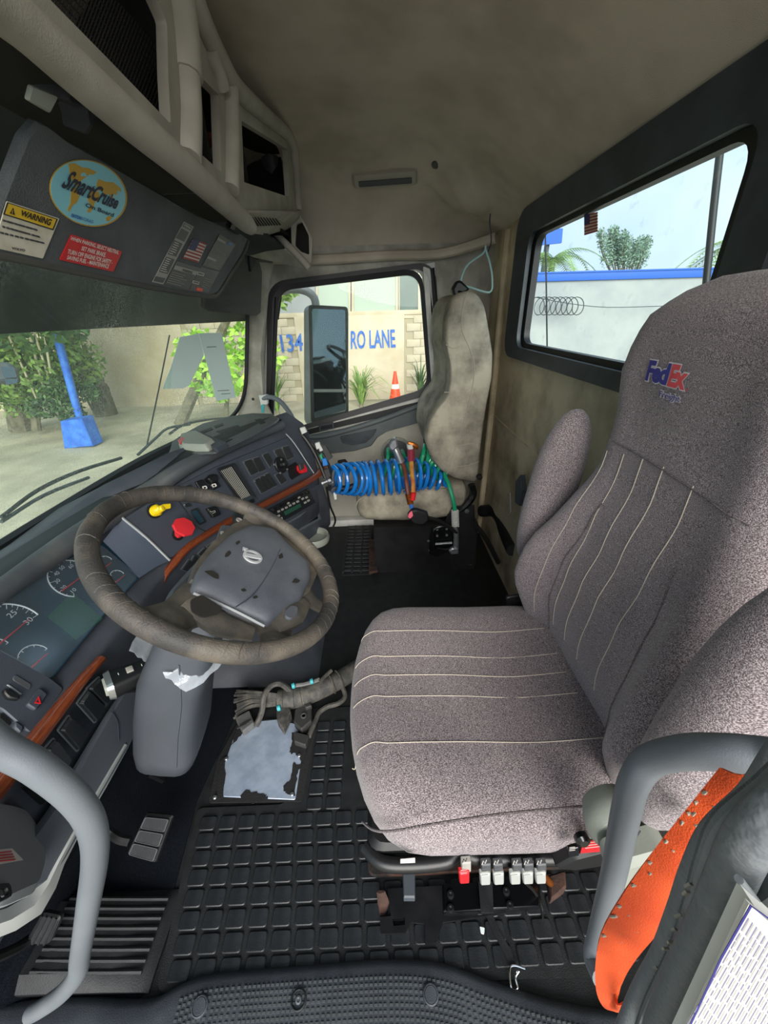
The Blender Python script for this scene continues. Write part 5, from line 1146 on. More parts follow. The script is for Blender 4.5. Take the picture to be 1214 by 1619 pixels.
G = [smooth([row[k] for row in g], 4) for k in range(4)]; G = [[G[k][i] for k in range(4)] for i in range(len(G[0]))]
os_ = obj('orange_strap', sheet(NB(), G, .0022), 'orange', None, 'frayed orange webbing strap looped behind the right grab rail', 'strap', ang=70)
b = NB()
for i in range(26):
    t = random.uniform(.05, .5)*(len(G)-1); i0 = int(t); p = G[i0][0].lerp(G[i0][3], random.choice([random.uniform(0, .08), random.uniform(.1, .7)])); box(b, p+V((-.002, 0, 0)), (.001, .004, .003), Matrix.Rotation(random.uniform(0, 3), 3, 'X'))
obj('dirt_flecks', b, 'velour', os_, kind='stuff')
def strip(C_, x, m, nm, par, rad, **k):
    P = N_(C_, x); return obj(nm, tube(NB(), P, [rp(p, r) for p, r in zip(P, rad)], 12, 6), m, par, **k)
NBS = NB(); ps = thing('door_post', at(1100, 1619, x=.03), 'door opening edge with black rubber seal at the lower right corner', 'door post')
strip([(1270, 1130), (1222, 1198), (1186, 1256), (1126, 1318), (1094, 1382), (1072, 1444), (1046, 1514), (1014, 1578), (990, 1640)], .075, 'rubber_seal', 'inner_seal', ps, [16, 16, 17, 18, 17, 16, 16, 17, 18])
C2 = [(1270, 1190), (1214, 1243), (1144, 1303), (1116, 1367), (1099, 1424), (1071, 1504), (1029, 1589), (1010, 1640)]
P2 = smooth(N_(C2, .06), 16); b = NB()
tube(b, N_(C2, .058), .0028, 8, 6); obj('seal_cord', b, 'rubber_seal', ps)
b = NB()
for i in range(0, len(P2)-1, 1):
    t = (P2[i+1]-P2[i]).normalized(); lathe(b, P2[i], t, [(.0026, -.0012), (.0037, 0), (.0026, .0012)], 8)
obj('cord_ribs', b, 'rubber_seal', ps, kind='stuff')
strip([(1330, 1220), (1240, 1270), (1182, 1330), (1152, 1392), (1122, 1462), (1084, 1546), (1045, 1640)], .05, 'rubber_seal', 'outer_seal', ps, [36, 34, 32, 30, 28, 27, 26])
obj('seal_base', slab(NB(), N_([(1300, 1180), (1200, 1265), (1140, 1330), (1100, 1400), (1056, 1500), (1010, 1600), (1000, 1640), (1090, 1640), (1140, 1540), (1180, 1440), (1230, 1380), (1330, 1300)], .068), .006, 0, n=V((-1, 0, 0))), 'rubber', ps)
for x, y in ((1088, 1400), (1084, 1412), (1066, 1470), (1060, 1490), (1052, 1500), (1036, 1530), (1072, 1448)):
    p = at(x, y, x=.058); box(NBS, p, (.0008, .0016, .0026), Matrix.Rotation(random.uniform(0, 3), 3, 'X'))
obj('scuffs', NBS, 'piping', ps, kind='stuff')
obj('white_panel', slab(NB(), N_([(1166, 1392), (1240, 1460), (1300, 1460), (1300, 1720), (1010, 1720), (1062, 1619), (1110, 1515)], .034), .004, 0, n=V((-1, 0, 0))), 'white_paint', ps)
obj('grey_post', slab(NB(), N_([(1170, 1388), (1225, 1345), (1320, 1290), (1320, 1500), (1240, 1470)], .05), .006, 0, n=V((-1, 0, 0))), 'door_dark', ps)
obj('panel_gasket', tube(NB(), N_([(1168, 1390), (1195, 1425), (1225, 1468), (1260, 1520)], .034), rp(at(1195, 1425, x=.034), 6), 8, 4), 'rubber_seal', ps)
pp = thing('printed_sheet', at(1150, 1600, x=.026), 'white printed sheet with fine violet lines fixed at the bottom right corner', 'sheet')
PQ = Plane(*N_([(1180, 1430), (1240, 1480), (1090, 1619)], .029))
obj('paper', slab(NB(), PQ.pts([(1178, 1420), (1300, 1530), (1300, 1720), (1060, 1720), (1084, 1619)]), .0008), 'sheet_paper', pp)
b = NB()
tube(b, PQ.pts([(1092, 1619), (1140, 1515), (1187, 1432), (1250, 1478)], .0014), .00022, 4, 1); obj('border_line', b, 'fed_purple', pp)
b = NB()
for i in range(17):
    x0, y0 = 1185+i*6.5-2, 1452+i*7.0; dx, dy = -.50, .87
    s = 0; L_ = 190
    while s < L_:
        ln = random.uniform(6, 26); a = (x0+dx*s, y0+dy*s); c = (x0+dx*(s+ln), y0+dy*(s+ln)); tube(b, PQ.pts([a, c], .0013), .00012, 4, 1); s += ln+random.uniform(2, 6)
obj('print_lines', b, 'print_violet', pp, kind='stuff')
# ================================================================ PASSENGER SEAT AND WHAT LIES ON IT
PX = 1.72
psn = thing('velour_seat', (1.95, -.2, .29), 'dirty beige velour passenger seat on a black box beside the far door', 'seat')
def lo2(secs, n=28, p=.7):
    rr = []
    for (cx, cy, cz_, hx, hy, sl) in secs:
        rr.append([V((cx+hx*sgp(math.cos(a), p), cy+hy*sgp(math.sin(a), p), cz_+sl*sgp(math.sin(a), p))) for a in [2*PI*i/n for i in range(n)]])
    return loft(NB(), rr)
# cushion : rings front to back
rr = []
for y, hw, zc, hz in ((.125, .05, .40, .02), (.12, .16, .40, .055), (.105, .20, .40, .078), (.07, .222, .40, .092), (0, .232, .402, .098), (-.12, .234, .40, .100), (-.26, .234, .40, .098), (-.36, .232, .405, .092), (-.42, .225, .42, .078), (-.44, .20, .43, .05)):
    rr.append([V((1.955+hw*sgp(math.cos(a), .5), y, zc-.020+hz*1.15*sgp(math.sin(a), .62)+.014*math.exp(-((math.cos(a))/.3)**2)*0)) for a in [2*PI*i/32 for i in range(32)]])
pc = obj('seat_cushion', loft(NB(), rr), 'velour', psn, ang=80)
obj('cushion_seam', tube(NB(), N_([(563, 800), (568, 790), (590, 780), (612, 782), (650, 772), (700, 770), (708, 772)], 1.722), .002, 6, 4), 'piping', pc)
# backrest: side profile polygon lofted across x with rounded edges
SP = [(756, 768), (722, 762), (700, 750), (683, 730), (673, 700), (676, 672), (690, 648), (706, 630), (711, 608), (712, 575), (705, 545), (706, 505), (712, 480), (722, 466), (740, 458), (757, 462), (769, 480), (776, 520), (782, 560), (780, 600), (770, 650), (763, 700), (759, 740)]
base = [at(a, b, x=1.70) for a, b in SP]; cc = sum(base, V())/len(base)
rr = []
for x, s in ((1.700, .80), (1.703, .90), (1.715, .965), (1.745, 1.0), (1.80, 1.0), (1.90, .985), (2.0, .985), (2.10, 1.0), (2.16, 1.0), (2.19, .965), (2.20, .85)):
    ring_ = [];
    for p in fillet(base, .02, 2):
        q = cc+(p-cc)*s; q = V((x, q.y, q.z))
        if 1.82 < x < 2.08: q.y = q.y-(.03 if q.y > -.40 else 0)
        ring_.append(q)
    rr.append(ring_)
pb_ = obj('backrest', loft(NB(), rr), 'velour', psn, ang=80)
obj('back_piping', tube(NB(), N_([(740, 462), (733, 480), (730, 520), (744, 555), (750, 585), (745, 620), (738, 650), (722, 700), (712, 735), (706, 750)], 1.699), .0016, 6, 4), 'piping', pb_)
obj('back_piping', tube(NB(), N_([(705, 545), (716, 551), (726, 548)], 1.700), .0016, 6, 4), 'piping', pb_)
obj('back_piping', tube(NB(), N_([(702, 620), (716, 622), (724, 632), (735, 620), (748, 610)], 1.700), .0016, 6, 4), 'piping', pb_)
obj('back_crease', tube(NB(), N_([(722, 705), (740, 702), (760, 700)], 1.700), .0018, 6, 4), 'piping', pb_)
obj('back_crease', tube(NB(), N_([(716, 738), (738, 736), (757, 730)], 1.700), .0018, 6, 4), 'piping', pb_)
bx = psn
q = [at(596, 907, x=1.70), at(750, 892, x=1.70), at(748, 796, x=1.70), at(586, 832, x=1.70)]
q = [V((1.70, .035, 0)), V((1.70, -.50, 0)), V((1.70, -.50, .28)), V((1.70, .035, .28))]
fb = NB(); loft(fb, [[V((x, p.y, p.z)) for p in q] for x in (1.70, 2.15)]); obj('base_box', fb, 'black_metal', bx)
obj('side_plate', slab(NB(), [at(a, b, x=1.695) for a, b in [(715, 800), (750, 798), (752, 890), (720, 895), (700, 830)]], .006, .004, n=V((-1, 0, 0)), bev=.001), 'black_metal', bx)
obj('frame_bolt', lathe(NB(), at(738, 808, x=1.688), (-1, 0, 0), [(.012, 0), (.012, .003), (.006, .005), (0, .004)], 14), 'label_grey', bx)
obj('recliner_bar', tube(NB(), N_([(745, 766), (748, 780), (742, 792), (728, 806), (708, 816)], 1.70), [.018, .02, .02, .014, .010], 8, 4), 'black_gloss', bx)
obj('recliner_knob', lathe(NB(), at(757, 753, x=1.70), (-1, 0, 0), [(.014, 0), (.012, .02), (0, .022)], 12), 'black', bx)
obj('corner_strut', tube(NB(), N_([(752, 830), (770, 855), (788, 890)], 1.62), .012, 8, 3), 'cable_black', bx)
obj('rusty_bracket', slab(NB(), [at(a, b, z=.03) for a, b in [(583, 855), (595, 855), (597, 905), (583, 908)]], .012, .003, bev=.003), 'rust', None, 'rusty floor bracket at the left end of the black box', 'bracket')
gr_ = thing('floor_grate', (1.9, .1, 0), 'black rubber grate mat in front of the passenger seat', 'floor mat')
obj('grate_sheet', slab(NB(), [V(p) for p in ((1.68, .22, .0005), (2.20, .22, .0005), (2.20, .05, .0005), (1.68, .05, .0005))], .008, .01, n=V((0, 0, 1))), 'rubber', gr_)
for i in range(13):
    x = 1.70+i*.038; obj('bar', bb(NB(), x, x+.022, .055, .215, .0085, .019, .003), 'floor_pad', gr_)
for j in range(4): obj('bar', bb(NB(), 1.69, 2.19, .06+j*.048, .070+j*.048, .0088, .021), 'rubber', gr_)
# gladhand bracket bolted to the box
gb = thing('hose_bracket', at(710, 870, x=1.66), 'black cast bracket with silver bolts on the face of the black box', 'bracket')
obj('bracket_plate', slab(NB(), [at(a, b, x=1.688) for a, b in [(682, 834), (686, 830), (712, 830), (718, 838), (720, 862), (690, 876), (678, 872), (678, 852)]], .03, .006, n=V((-1, 0, 0)), bev=.006), 'black_gloss', gb)
obj('bracket_arch', tube(NB(), N_([(686, 868), (684, 846), (690, 834), (708, 833), (716, 842), (717, 862), (706, 868), (690, 866)], 1.65), .008, 8, 4), 'black_gloss', gb)
obj('cross_pin', tube(NB(), N_([(688, 860), (714, 858)], 1.645), .007, 8, 1), 'steel', gb)
for x, y, xx in ((691, 837, 1.655), (706, 836, 1.655), (691, 847, 1.655), (706, 846, 1.655), (677, 855, 1.69), (679, 870, 1.69), (691, 877, 1.69), (701, 870, 1.69)): obj('bolt', lathe(NB(), at(x, y, x=xx), (-1, 0, 0), [(.0065, 0), (.006, .004), (0, .005)], 10), 'steel', gb)
obj('loose_wire', tube(NB(), [at(692, 893, z=.03), at(704, 892, z=.03), at(722, 888, z=.04), at(745, 893, z=.03)], .003, 6, 4), 'cable', None, 'thin grey wire lying on the floor below the bracket', 'wire')
# coiled hoses
def coil(path_, turns, r0, tr, nseg=16, phase=0, rfun=None, squash=1):
    P = smooth(path_, 10); n = turns*nseg; o = []; lens = [0]
    for a, b_ in zip(P, P[1:]): lens.append(lens[-1]+(b_-a).length)
    prev = V((0, 0, 1))
    for i in range(n+1):
        s = i/n*lens[-1]; k = 0
        while k < len(lens)-2 and lens[k+1] < s: k += 1
        f = (s-lens[k])/max(1e-6, lens[k+1]-lens[k]); c = P[k].lerp(P[k+1], f); t = (P[k+1]-P[k]).normalized()
        u = (prev-t*prev.dot(t)).normalized(); prev = u; v = t.cross(u); a = phase+2*PI*turns*i/n; r = rfun(i/n) if rfun else r0
        o.append(c+(u*math.cos(a)+v*math.sin(a)*squash)*r)
    return o
bh = thing('blue_air_hose', at(610, 770, x=1.72), 'bright blue coiled air hose stretched across the passenger seat', 'hose')
cpth = [at(524, 758, x=1.60), at(545, 757, x=1.64), at(575, 757, x=1.70), at(620, 754, x=1.72), at(665, 752, x=1.74), at(700, 764, x=1.74)]
pts = coil(cpth, 16, .078, .0, 18, rfun=lambda t: .060+.022*math.sin(PI*min(1, t*1.8)*.5) if t < .55 else .082-.050*clamp((t-.72)/.28, 0, 1))
obj('hose_coil', tube(NB(), pts, .0092, 8, 1), 'blue_hose', bh)
obj('hose_tail', tube(NB(), [pts[-1], at(703, 766, x=1.72), at(708, 768, x=1.70)], .0105, 8, 4), 'blue_hose', bh)
obj('hose_fitting', lathe(NB(), at(522, 762, x=1.60), (.3, 1, 0), [(.012, -.02), (.014, 0), (.010, .01), (.010, .03), (0, .03)], 12), 'steel', bh)
gh = thing('green_air_hose', at(690, 740, x=1.85), 'green coiled air hose lying behind the blue one on the passenger seat', 'hose')
pts = coil([at(664, 724, x=1.84), at(682, 730, x=1.83), at(703, 748, x=1.76)], 7, .06, 0, 18, rfun=lambda t: .070-.028*t)
obj('hose_coil', tube(NB(), pts, .010, 8, 1), 'green_hose', gh)
obj('hose_tail', tube(NB(), [pts[-1], at(703, 750, x=1.74), at(709, 765, x=1.70), at(715, 785, x=1.67), at(719, 806, x=1.66), at(720, 822, x=1.655)], .0105, 8, 5), 'green_hose', gh)
pts = coil([at(606, 732, x=1.88), at(630, 738, x=1.88), at(655, 732, x=1.88)], 4, .078, 0, 18)
obj('far_loops', tube(NB(), pts, .010, 8, 1), 'green_hose', gh)
obj('spring_guard', tube(NB(), coil([at(719, 806, x=1.655), at(720, 832, x=1.65)], 12, .0165, 0, 10), .003, 5, 1), 'light_grey', gh)
obj('metal_end', tube(NB(), N_([(720, 832), (721, 850), (720, 868)], 1.645), [.013, .014, .016], 10, 3), 'steel', gh)
obj('gladhand', slab(NB(), N_([(708, 868), (714, 864), (724, 864), (724, 873), (712, 874)], 1.64), .02, .006, n=V((-1, 0, 0)), bev=.005), 'steel', gh)
sh = thing('silver_gladhand_hose', at(640, 760, x=1.66), 'rusty brown hose with a silver coupling at its upper end', 'hose')
obj('brown_hose', tube(NB(), [at(633, 728, x=1.72), at(639, 740, x=1.66), at(643, 765, x=1.60), at(646, 785, x=1.58), at(650, 800, x=1.58)], .010, 8, 5), 'brown_hose', sh)
obj('coupling', tube(NB(), N_([(622, 705), (628, 716), (634, 730)], 1.70), [.014, .018, .020], 12, 3), 'silver', sh)
obj('coupling_head', slab(NB(), N_([(614, 700), (620, 692), (626, 690), (629, 704), (620, 711), (614, 706)], 1.70), .03, .008, n=V((-1, 0, 0)), bev=.006), 'steel', sh)
obj('spring_guard', tube(NB(), coil([at(645, 781, x=1.58), at(649, 797, x=1.575)], 8, .0125, 0, 10), .0028, 5, 1), 'brass', sh)
obj('clear_tube', tube(NB(), N_([(649, 796), (651, 803)], 1.575), .010, 8, 1), 'sticker_blue', sh)
yh = thing('yellow_hose', at(652, 770, x=1.62), 'short yellow hose with a maroon sleeve and red tip', 'hose')
obj('hose', tube(NB(), [at(650, 726, x=1.68), at(651, 745, x=1.64), at(653, 765, x=1.60), at(653, 780, x=1.585), at(652, 790, x=1.58)], .0105, 8, 5), 'yellow_hose', yh)
obj('sleeve', tube(NB(), N_([(649.5, 710), (650, 728)], 1.68), .017, 12, 1), 'maroon', yh)
obj('red_tip', tube(NB(), N_([(654, 779), (652, 790)], 1.572), .012, 10, 1), 'red', yh)
obj('brass_coupler', tube(NB(), N_([(645, 700), (652, 703), (658, 706), (660, 710)], 1.69), [.008, .013, .011, .006], 8, 3), 'brass', yh)
obj('coupler_wrap', tube(NB(), N_([(648, 702), (649, 712)], 1.69), [.016, .014], 8, 2), 'light_grey', yh)
bu = thing('seat_belt_buckle', at(660, 820, x=1.56), 'black belt buckle with a pink release patch on a stiff stalk', 'buckle')
q = N_([(643, 812), (650, 804), (656, 802), (676, 808), (677, 818), (668, 826), (652, 824)], 1.56)
obj('buckle_body', slab(NB(), q, .03, .01, n=V((-1, 0, 0)), bev=.006), 'black', bu)
obj('release_patch', slab(NB(), N_([(646, 812), (651, 807), (653, 815), (648, 820), (645, 817)], 1.528), .002, .003, n=V((-1, 0, 0))), 'pink', bu)
obj('buckle_stalk', tube(NB(), [at(674, 818, x=1.57), at(690, 822, x=1.59), at(705, 830, x=1.62), at(722, 842, x=1.64)], .009, 8, 4), 'cable_black', bu)
hg = thing('wire_hanger', at(760, 440, x=1.9), 'bent pale wire hanger hooked above the passenger headrest', 'hanger')
obj('hanger_frame', tube(NB(), N_([(768, 388), (764, 400), (742, 416), (732, 432), (729, 450), (742, 454), (774, 462), (778, 440), (774, 415), (770, 402), (768, 394)], 1.9), .0042, 8, 5), 'hanger', hg)
obj('hanger_hook', tube(NB(), N_([(771, 398), (776, 385), (776, 370), (774, 352), (775, 338)], 1.95), .003, 6, 4), 'frame_dark', hg)
obj('belt_guide', slab(NB(), N_([(712, 458), (719, 445), (726, 444), (740, 458), (730, 464), (720, 462), (716, 472)], 1.9), .04, .008, n=V((-1, 0, 0)), bev=.008), 'black', None, 'small black belt guide at the top left of the passenger headrest', 'belt guide')
# black trunking on the floor behind the passenger seat
obj('floor_conduit', tube(NB(), [at(762, 808, x=1.98), at(780, 808, x=1.9), at(792, 820, x=1.8), at(800, 842, x=1.65), at(812, 870, x=1.5)], .035, 10, 5), 'rubber', None, 'fat black conduit along the floor in the rear corner', 'conduit')
obj('wall_bracket', slab(NB(), [at(a, b, y=-.585) for a, b in [(822, 760), (830, 750), (833, 775), (828, 800), (821, 795)]], .02, .004, n=V((0, 1, 0)), bev=.003), 'column_mid', None, 'grey metal bracket on the rear wall left of the driver seat', 'bracket')
obj('wall_slot', slab(NB(), [at(a, b, y=-.587) for a, b in [(803, 780), (807, 778), (808, 810), (804, 814)]], .004, .002, n=V((0, 1, 0)), bev=.001), 'piping', None, 'thin upright cream slot cover low on the rear wall', 'slot cover')
# ================================================================ OVERHEAD SHELF
oc = thing('overhead_shelf', (1.1, .4, 1.5), 'grey beige overhead shelf with open cubbies above the windshield', 'shelf')
OP = Plane((.5, .335, 1.49), (1.8, .300, 1.49), (1.2, .305, 1.78))
pol = OP.pts([(-40, -20), (0, 8), (120, 112), (272, 243), (372, 334), (385, 338), (472, 336), (473, 330), (461, 222), (371, 138), (340, 75), (300, 10), (285, -30)])
hol = [OP.pts(L) for L in ([(70, -10), (170, 92), (270, 196), (266, 120), (264, 36), (240, -20)], [(316, 120), (346, 150), (350, 272), (317, 243)], [(382, 191), (454, 236), (458, 312), (386, 288)])]
fp = NB(); plate(fp, pol, hol, .018, ri=.006); sf = obj('face_frame', fp, 'console', oc, ang=30)
obj('bottom_lip', tube(NB(), [OP(*p, .012) for p in ((-90, -50), (20, 25), (120, 115), (210, 195), (300, 272), (383, 347), (396, 360))], [.020, .021, .022, .023, .023, .022, .016], 14, 5), 'console', oc)
obj('top_lip', tube(NB(), [OP(*p, .008) for p in ((295, -40), (318, 30), (345, 90), (371, 136), (412, 176), (458, 218), (467, 262), (472, 332))], [.018, .02, .02, .02, .02, .018, .016, .012], 12, 5), 'console', oc)
for pa_, pb__, r_ in (((282, -10), (296, 120), .026), ((296, 120), (298, 250), .022), ((330, 80), (352, 140), .016), ((362, 130), (364, 300), .020)):
    obj('post_roll', tube(NB(), [OP(*pa_, .004), OP((pa_[0]+pb__[0])/2+2, (pa_[1]+pb__[1])/2, .004), OP(*pb__, .004)], r_, 12, 4), 'console', oc)
# cubby liners: open boxes behind the face
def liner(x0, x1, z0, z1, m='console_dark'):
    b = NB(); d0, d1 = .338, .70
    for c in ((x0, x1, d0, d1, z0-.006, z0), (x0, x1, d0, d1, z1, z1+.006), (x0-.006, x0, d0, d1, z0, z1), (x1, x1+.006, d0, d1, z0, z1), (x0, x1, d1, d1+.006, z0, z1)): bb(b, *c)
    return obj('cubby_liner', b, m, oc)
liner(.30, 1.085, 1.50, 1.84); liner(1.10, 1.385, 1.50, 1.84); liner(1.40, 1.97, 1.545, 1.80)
# mesh net in the first cubby
nb = NB(); NPl = Plane((.5, .40, 1.5), (1.8, .37, 1.5), (1.2, .375, 1.78))
for i in range(46):
    u = i/45; a = NPl(60+u*200, -20+u*215); b_ = NPl(60+u*200+30, -20+u*215-80); tube(nb, [a, b_], .0012, 4, 1)
for j in range(9):
    v = j/8; tube(nb, [NPl(60+30*v, -20-80*v), NPl(260+30*v, 195-80*v)], .0012, 4, 1)
obj('cargo_net', nb, 'net', oc, kind='stuff')
nb = NB()
for i in range(14):
    tube(nb, [NPl(316+i*2.6, 180+i*3.2), NPl(318+i*2.6, 245+i*2)], .0011, 4, 1); 
for j in range(6): tube(nb, [NPl(316, 182+j*12), NPl(350, 222+j*10)], .0011, 4, 1)
obj('cargo_net', nb, 'net', oc, kind='stuff')
# lower box with speaker grille
PG = Plane(OP(365, 328, .012), OP(474, 338, .012), at(420, 369, y=.37))
obj('grille_panel', slab(NB(), PG.pts([(352, 316), (380, 332), (472, 334), (473, 350), (452, 360), (420, 370), (394, 366), (384, 352)], 0), .006, .004, bev=.002), 'console', oc)
gp = obj('speaker_grille', slab(NB(), PG.pts([(395, 341), (434, 344), (451, 354), (425, 364)], .006), .002, .004), 'console', oc)
for i in range(9):
    x = 398+i*4.6; obj('grille_slot', slab(NB(), PG.pts([(x-1, 342.5+i*.3), (x+1.4, 342.7+i*.3), (x+12-i*.3, 357-i*.2), (x+9-i*.3, 357.5-i*.2)], .008), .0008, .0005), 'console_dark', gp)
tr = NB(); plate(tr, N_([(383, 362), (440, 352), (474, 340), (480, 350), (494, 378), (492, 415), (486, 423), (470, 414), (425, 372)], 1.95), [N_([(441, 368), (460, 357), (461, 388)], 1.95), N_([(468, 354), (477, 350), (488, 372), (489, 403), (476, 398), (466, 388)], 1.95)], .02, n=V((-1, 0, 0)), ri=.006)
obj('side_tray', tr, 'console', oc)
obj('tray_back', slab(NB(), N_([(442, 368), (476, 345), (494, 378), (491, 412), (470, 405)], 2.02), .004, n=V((-1, 0, 0))), 'console_dark', oc)
obj('tray_lip', tube(NB(), N_([(388, 362), (425, 364), (446, 380), (470, 403), (489, 424)], 1.93), .014, 10, 4), 'console', oc)
obj('tray_underside', sheet(NB(), [[at(392, 366, x=1.90), at(425, 372, x=1.93), at(487, 424, x=1.95)], [at(385, 380, x=1.95)+V((0, .05, 0)), at(398, 405, x=2.05), at(470, 416, x=2.1)]], .008), 'pillar_grey', oc)
# items in the cubbies
obj('rolled_cloth', tube(NB(), [OP(425, 232, -.10), OP(430, 260, -.10), OP(436, 300, -.10)], [.045, .05, .05], 10, 4), 'label_grey', None, 'dull grey folded bag in the third overhead cubby', 'bag')
lt = thing('lighter', OP(332, 232, -.04), 'small brown lighter with a metal tip in the second overhead cubby', 'lighter')
obj('lighter_body', tube(NB(), [OP(330, 214, -.035), OP(337, 232, -.035)], .010, 10, 1), 'brown_hose', lt)
obj('lighter_tip', tube(NB(), [OP(337, 234, -.035), OP(333, 246, -.035)], .006, 8, 1), 'steel', lt)
# visor board with stickers
VP = Plane((.57, .462, 1.31), (1.30, .455, 1.31), (.75, .40, 1.48))
vb = thing('sun_visor', (.9, .45, 1.31), 'large padded grey driver sun visor covered with stickers', 'sun visor')
vo = obj('visor_board', slab(NB(), VP.pts([(-60, 395), (-20, 378), (0, 325), (22, 266), (41, 217), (62, 192), (74, 198), (105, 222), (150, 246), (250, 303), (310, 340), (378, 368), (392, 378), (383, 400), (345, 462), (332, 467), (250, 455), (120, 428), (0, 402), (-60, 396)]), .012, .004, bev=.004, back=True), 'visor', vb)
obj('visor_hem', tube(NB(), [VP(x, y, -.004) for x, y in ((-90, 388), (0, 403), (120, 429), (250, 456), (330, 468), (346, 462), (366, 430), (386, 398), (392, 380))], .006, 8, 4), 'visor_back', vb)
hk = obj('visor_clip', slab(NB(), VP.pts([(364, 342), (374, 340), (379, 348), (372, 370), (358, 362), (356, 356)], .006), .014, .006, bev=.004), 'visor_dark', vb)
obj('clip_lever', slab(NB(), VP.pts([(365, 346), (374, 345), (368, 363), (360, 360)], .021), .006, .003, bev=.002), 'black', hk)
def stick(nm, L, m, t=.0012, r=.002, off=0.0005): return obj(nm, slab(NB(), VP.pts(L, off), t, r), m, vb)
def txt(par, s, L, m, off=.0025, bold=0, shear=0, nm='lettering'): return obj(nm, put_text(NB(), s, VP.pts(L, off), 0, n=VP.n, bold=bold, shear=shear), m, par)
# round sticker
ecx, ecy = 139, 305; c0 = VP(ecx, ecy, .0006); ax1 = VP(193, 341, .0006)-VP(84, 268, .0006); 
def oval(s, off): # ellipse traced in the visor plane
    o = []
    for i in range(48):
        a = 2*PI*i/48; dx, dy = 63*math.cos(a)*s, 51*math.sin(a)*s; th = math.radians(24); o.append(VP(ecx+dx*math.cos(th)-dy*math.sin(th), ecy+dx*math.sin(th)+dy*math.cos(th), off))
    return o
rs_ = obj('round_sticker', slab(NB(), oval(1, .0006), .001), 'map_gold', vb)
obj('sticker_field', slab(NB(), oval(.965, .0017), .0004), 'sky_blue', rs_)
K = lambda L: [(x*240/1214, 180+y*240/1214) for x, y in L]
for L in ([(545, 400), (600, 395), (660, 430), (700, 430), (770, 465), (740, 490), (710, 480), (700, 500), (680, 470), (650, 470), (640, 500), (690, 500), (640, 540), (620, 580), (600, 570), (560, 500), (555, 440)], [(570, 590), (600, 585), (635, 660), (610, 710), (580, 730), (545, 785), (540, 760), (560, 720), (565, 660)], [(790, 520), (850, 545), (900, 545), (960, 590), (970, 625), (940, 610), (930, 650), (905, 640), (900, 680), (870, 640), (840, 650), (820, 620), (780, 610), (770, 560)], [(735, 610), (790, 625), (800, 680), (760, 700), (740, 760), (715, 790), (695, 780), (725, 730), (700, 690), (710, 640)], [(845, 830), (880, 815), (895, 830), (870, 860), (850, 855)]):
    b = NB(); plate(b, VP.pts(K(L), .0022), [], .0004, n=VP.n, back=False); obj('map_patch', b, 'map_gold', rs_)
txt(rs_, 'SmartCruise', K([(485, 588), (932, 768), (962, 665), (560, 440)]), 'navy', .0032, .03, .35)
txt(rs_, 'On Board', K([(682, 742), (905, 826), (915, 795), (690, 710)]), 'navy', .0032, .02)
txt(rs_, 'EATON', K([(570, 825), (650, 850), (655, 822), (575, 797)]), 'sticker_blue', .0032, .05); txt(rs_, 'VORAD', K([(652, 850), (745, 878), (748, 852), (656, 824)]), 'sticker_blue', .0032, .0)
# warning sticker
ws_ = stick('warning_sticker', K([(50, 695), (468, 835), (335, 1155), (0, 1080), (-60, 1060), (10, 830)]), 'warn_white')
stick_ = obj('yellow_band', slab(NB(), VP.pts(K([(58, 710), (455, 842), (420, 925), (28, 800)]), .0018), .0004), 'warn_yellow', ws_)
obj('band_border', ring(NB(), VP.pts(K([(56, 706), (460, 840), (423, 930), (24, 803)]), .0018), VP.pts(K([(63, 714), (448, 843), (418, 919), (34, 797)]), .0018), .0006), 'ink', ws_)
txt(ws_, 'WARNING', K([(160, 812), (398, 896), (420, 845), (175, 768)]), 'ink', .003, .03)
obj('warning_triangle', slab(NB(), VP.pts(K([(78, 795), (115, 808), (104, 752)]), .0024), .0005), 'ink', ws_)
txt(ws_, '!', K([(94, 797), (101, 799), (104, 770), (98, 768)]), 'warn_yellow', .0034, .05)
b = NB()
for (x0, y0, x1, y1) in ((22, 850, 300, 930), (18, 900, 320, 985), (0, 948, 360, 1035)):
    n_ = 9
    for k in range(n_):
        u0, u1 = k/n_, (k+random.uniform(.6, .9))/n_; P = K([(x0+(x1-x0)*u0, y0+(y1-y0)*u0), (x0+(x1-x0)*u1, y0+(y1-y0)*u1)]); tube(b, VP.pts(P, .002), .0011, 4, 1)
obj('small_print', b, 'label_grey', ws_, kind='stuff')
txt(ws_, 'VOLVO', K([(92, 1082), (200, 1102), (203, 1084), (96, 1064)]), 'ink', .0025, .04)
# red sticker
rr_ = stick('red_sticker', K([(568, 962), (973, 1100), (900, 1262), (472, 1165)]), 'red')
for s, L in (('WHEN PARKING, SELECT NEUTRAL', [(557, 1012), (945, 1130), (955, 1095), (570, 980)]), ('SET PARK BRAKE.', [(648, 1090), (842, 1148), (852, 1112), (658, 1058)]), ('TURN OFF ENGINE FOR SAFETY -', [(537, 1118), (895, 1205), (905, 1172), (548, 1082)]), ('SAVING FUEL - MAINTENANCE', [(533, 1162), (865, 1238), (875, 1205), (543, 1130)])):
    txt(rr_, s, K(L), 'ink_white', .0028, .02)
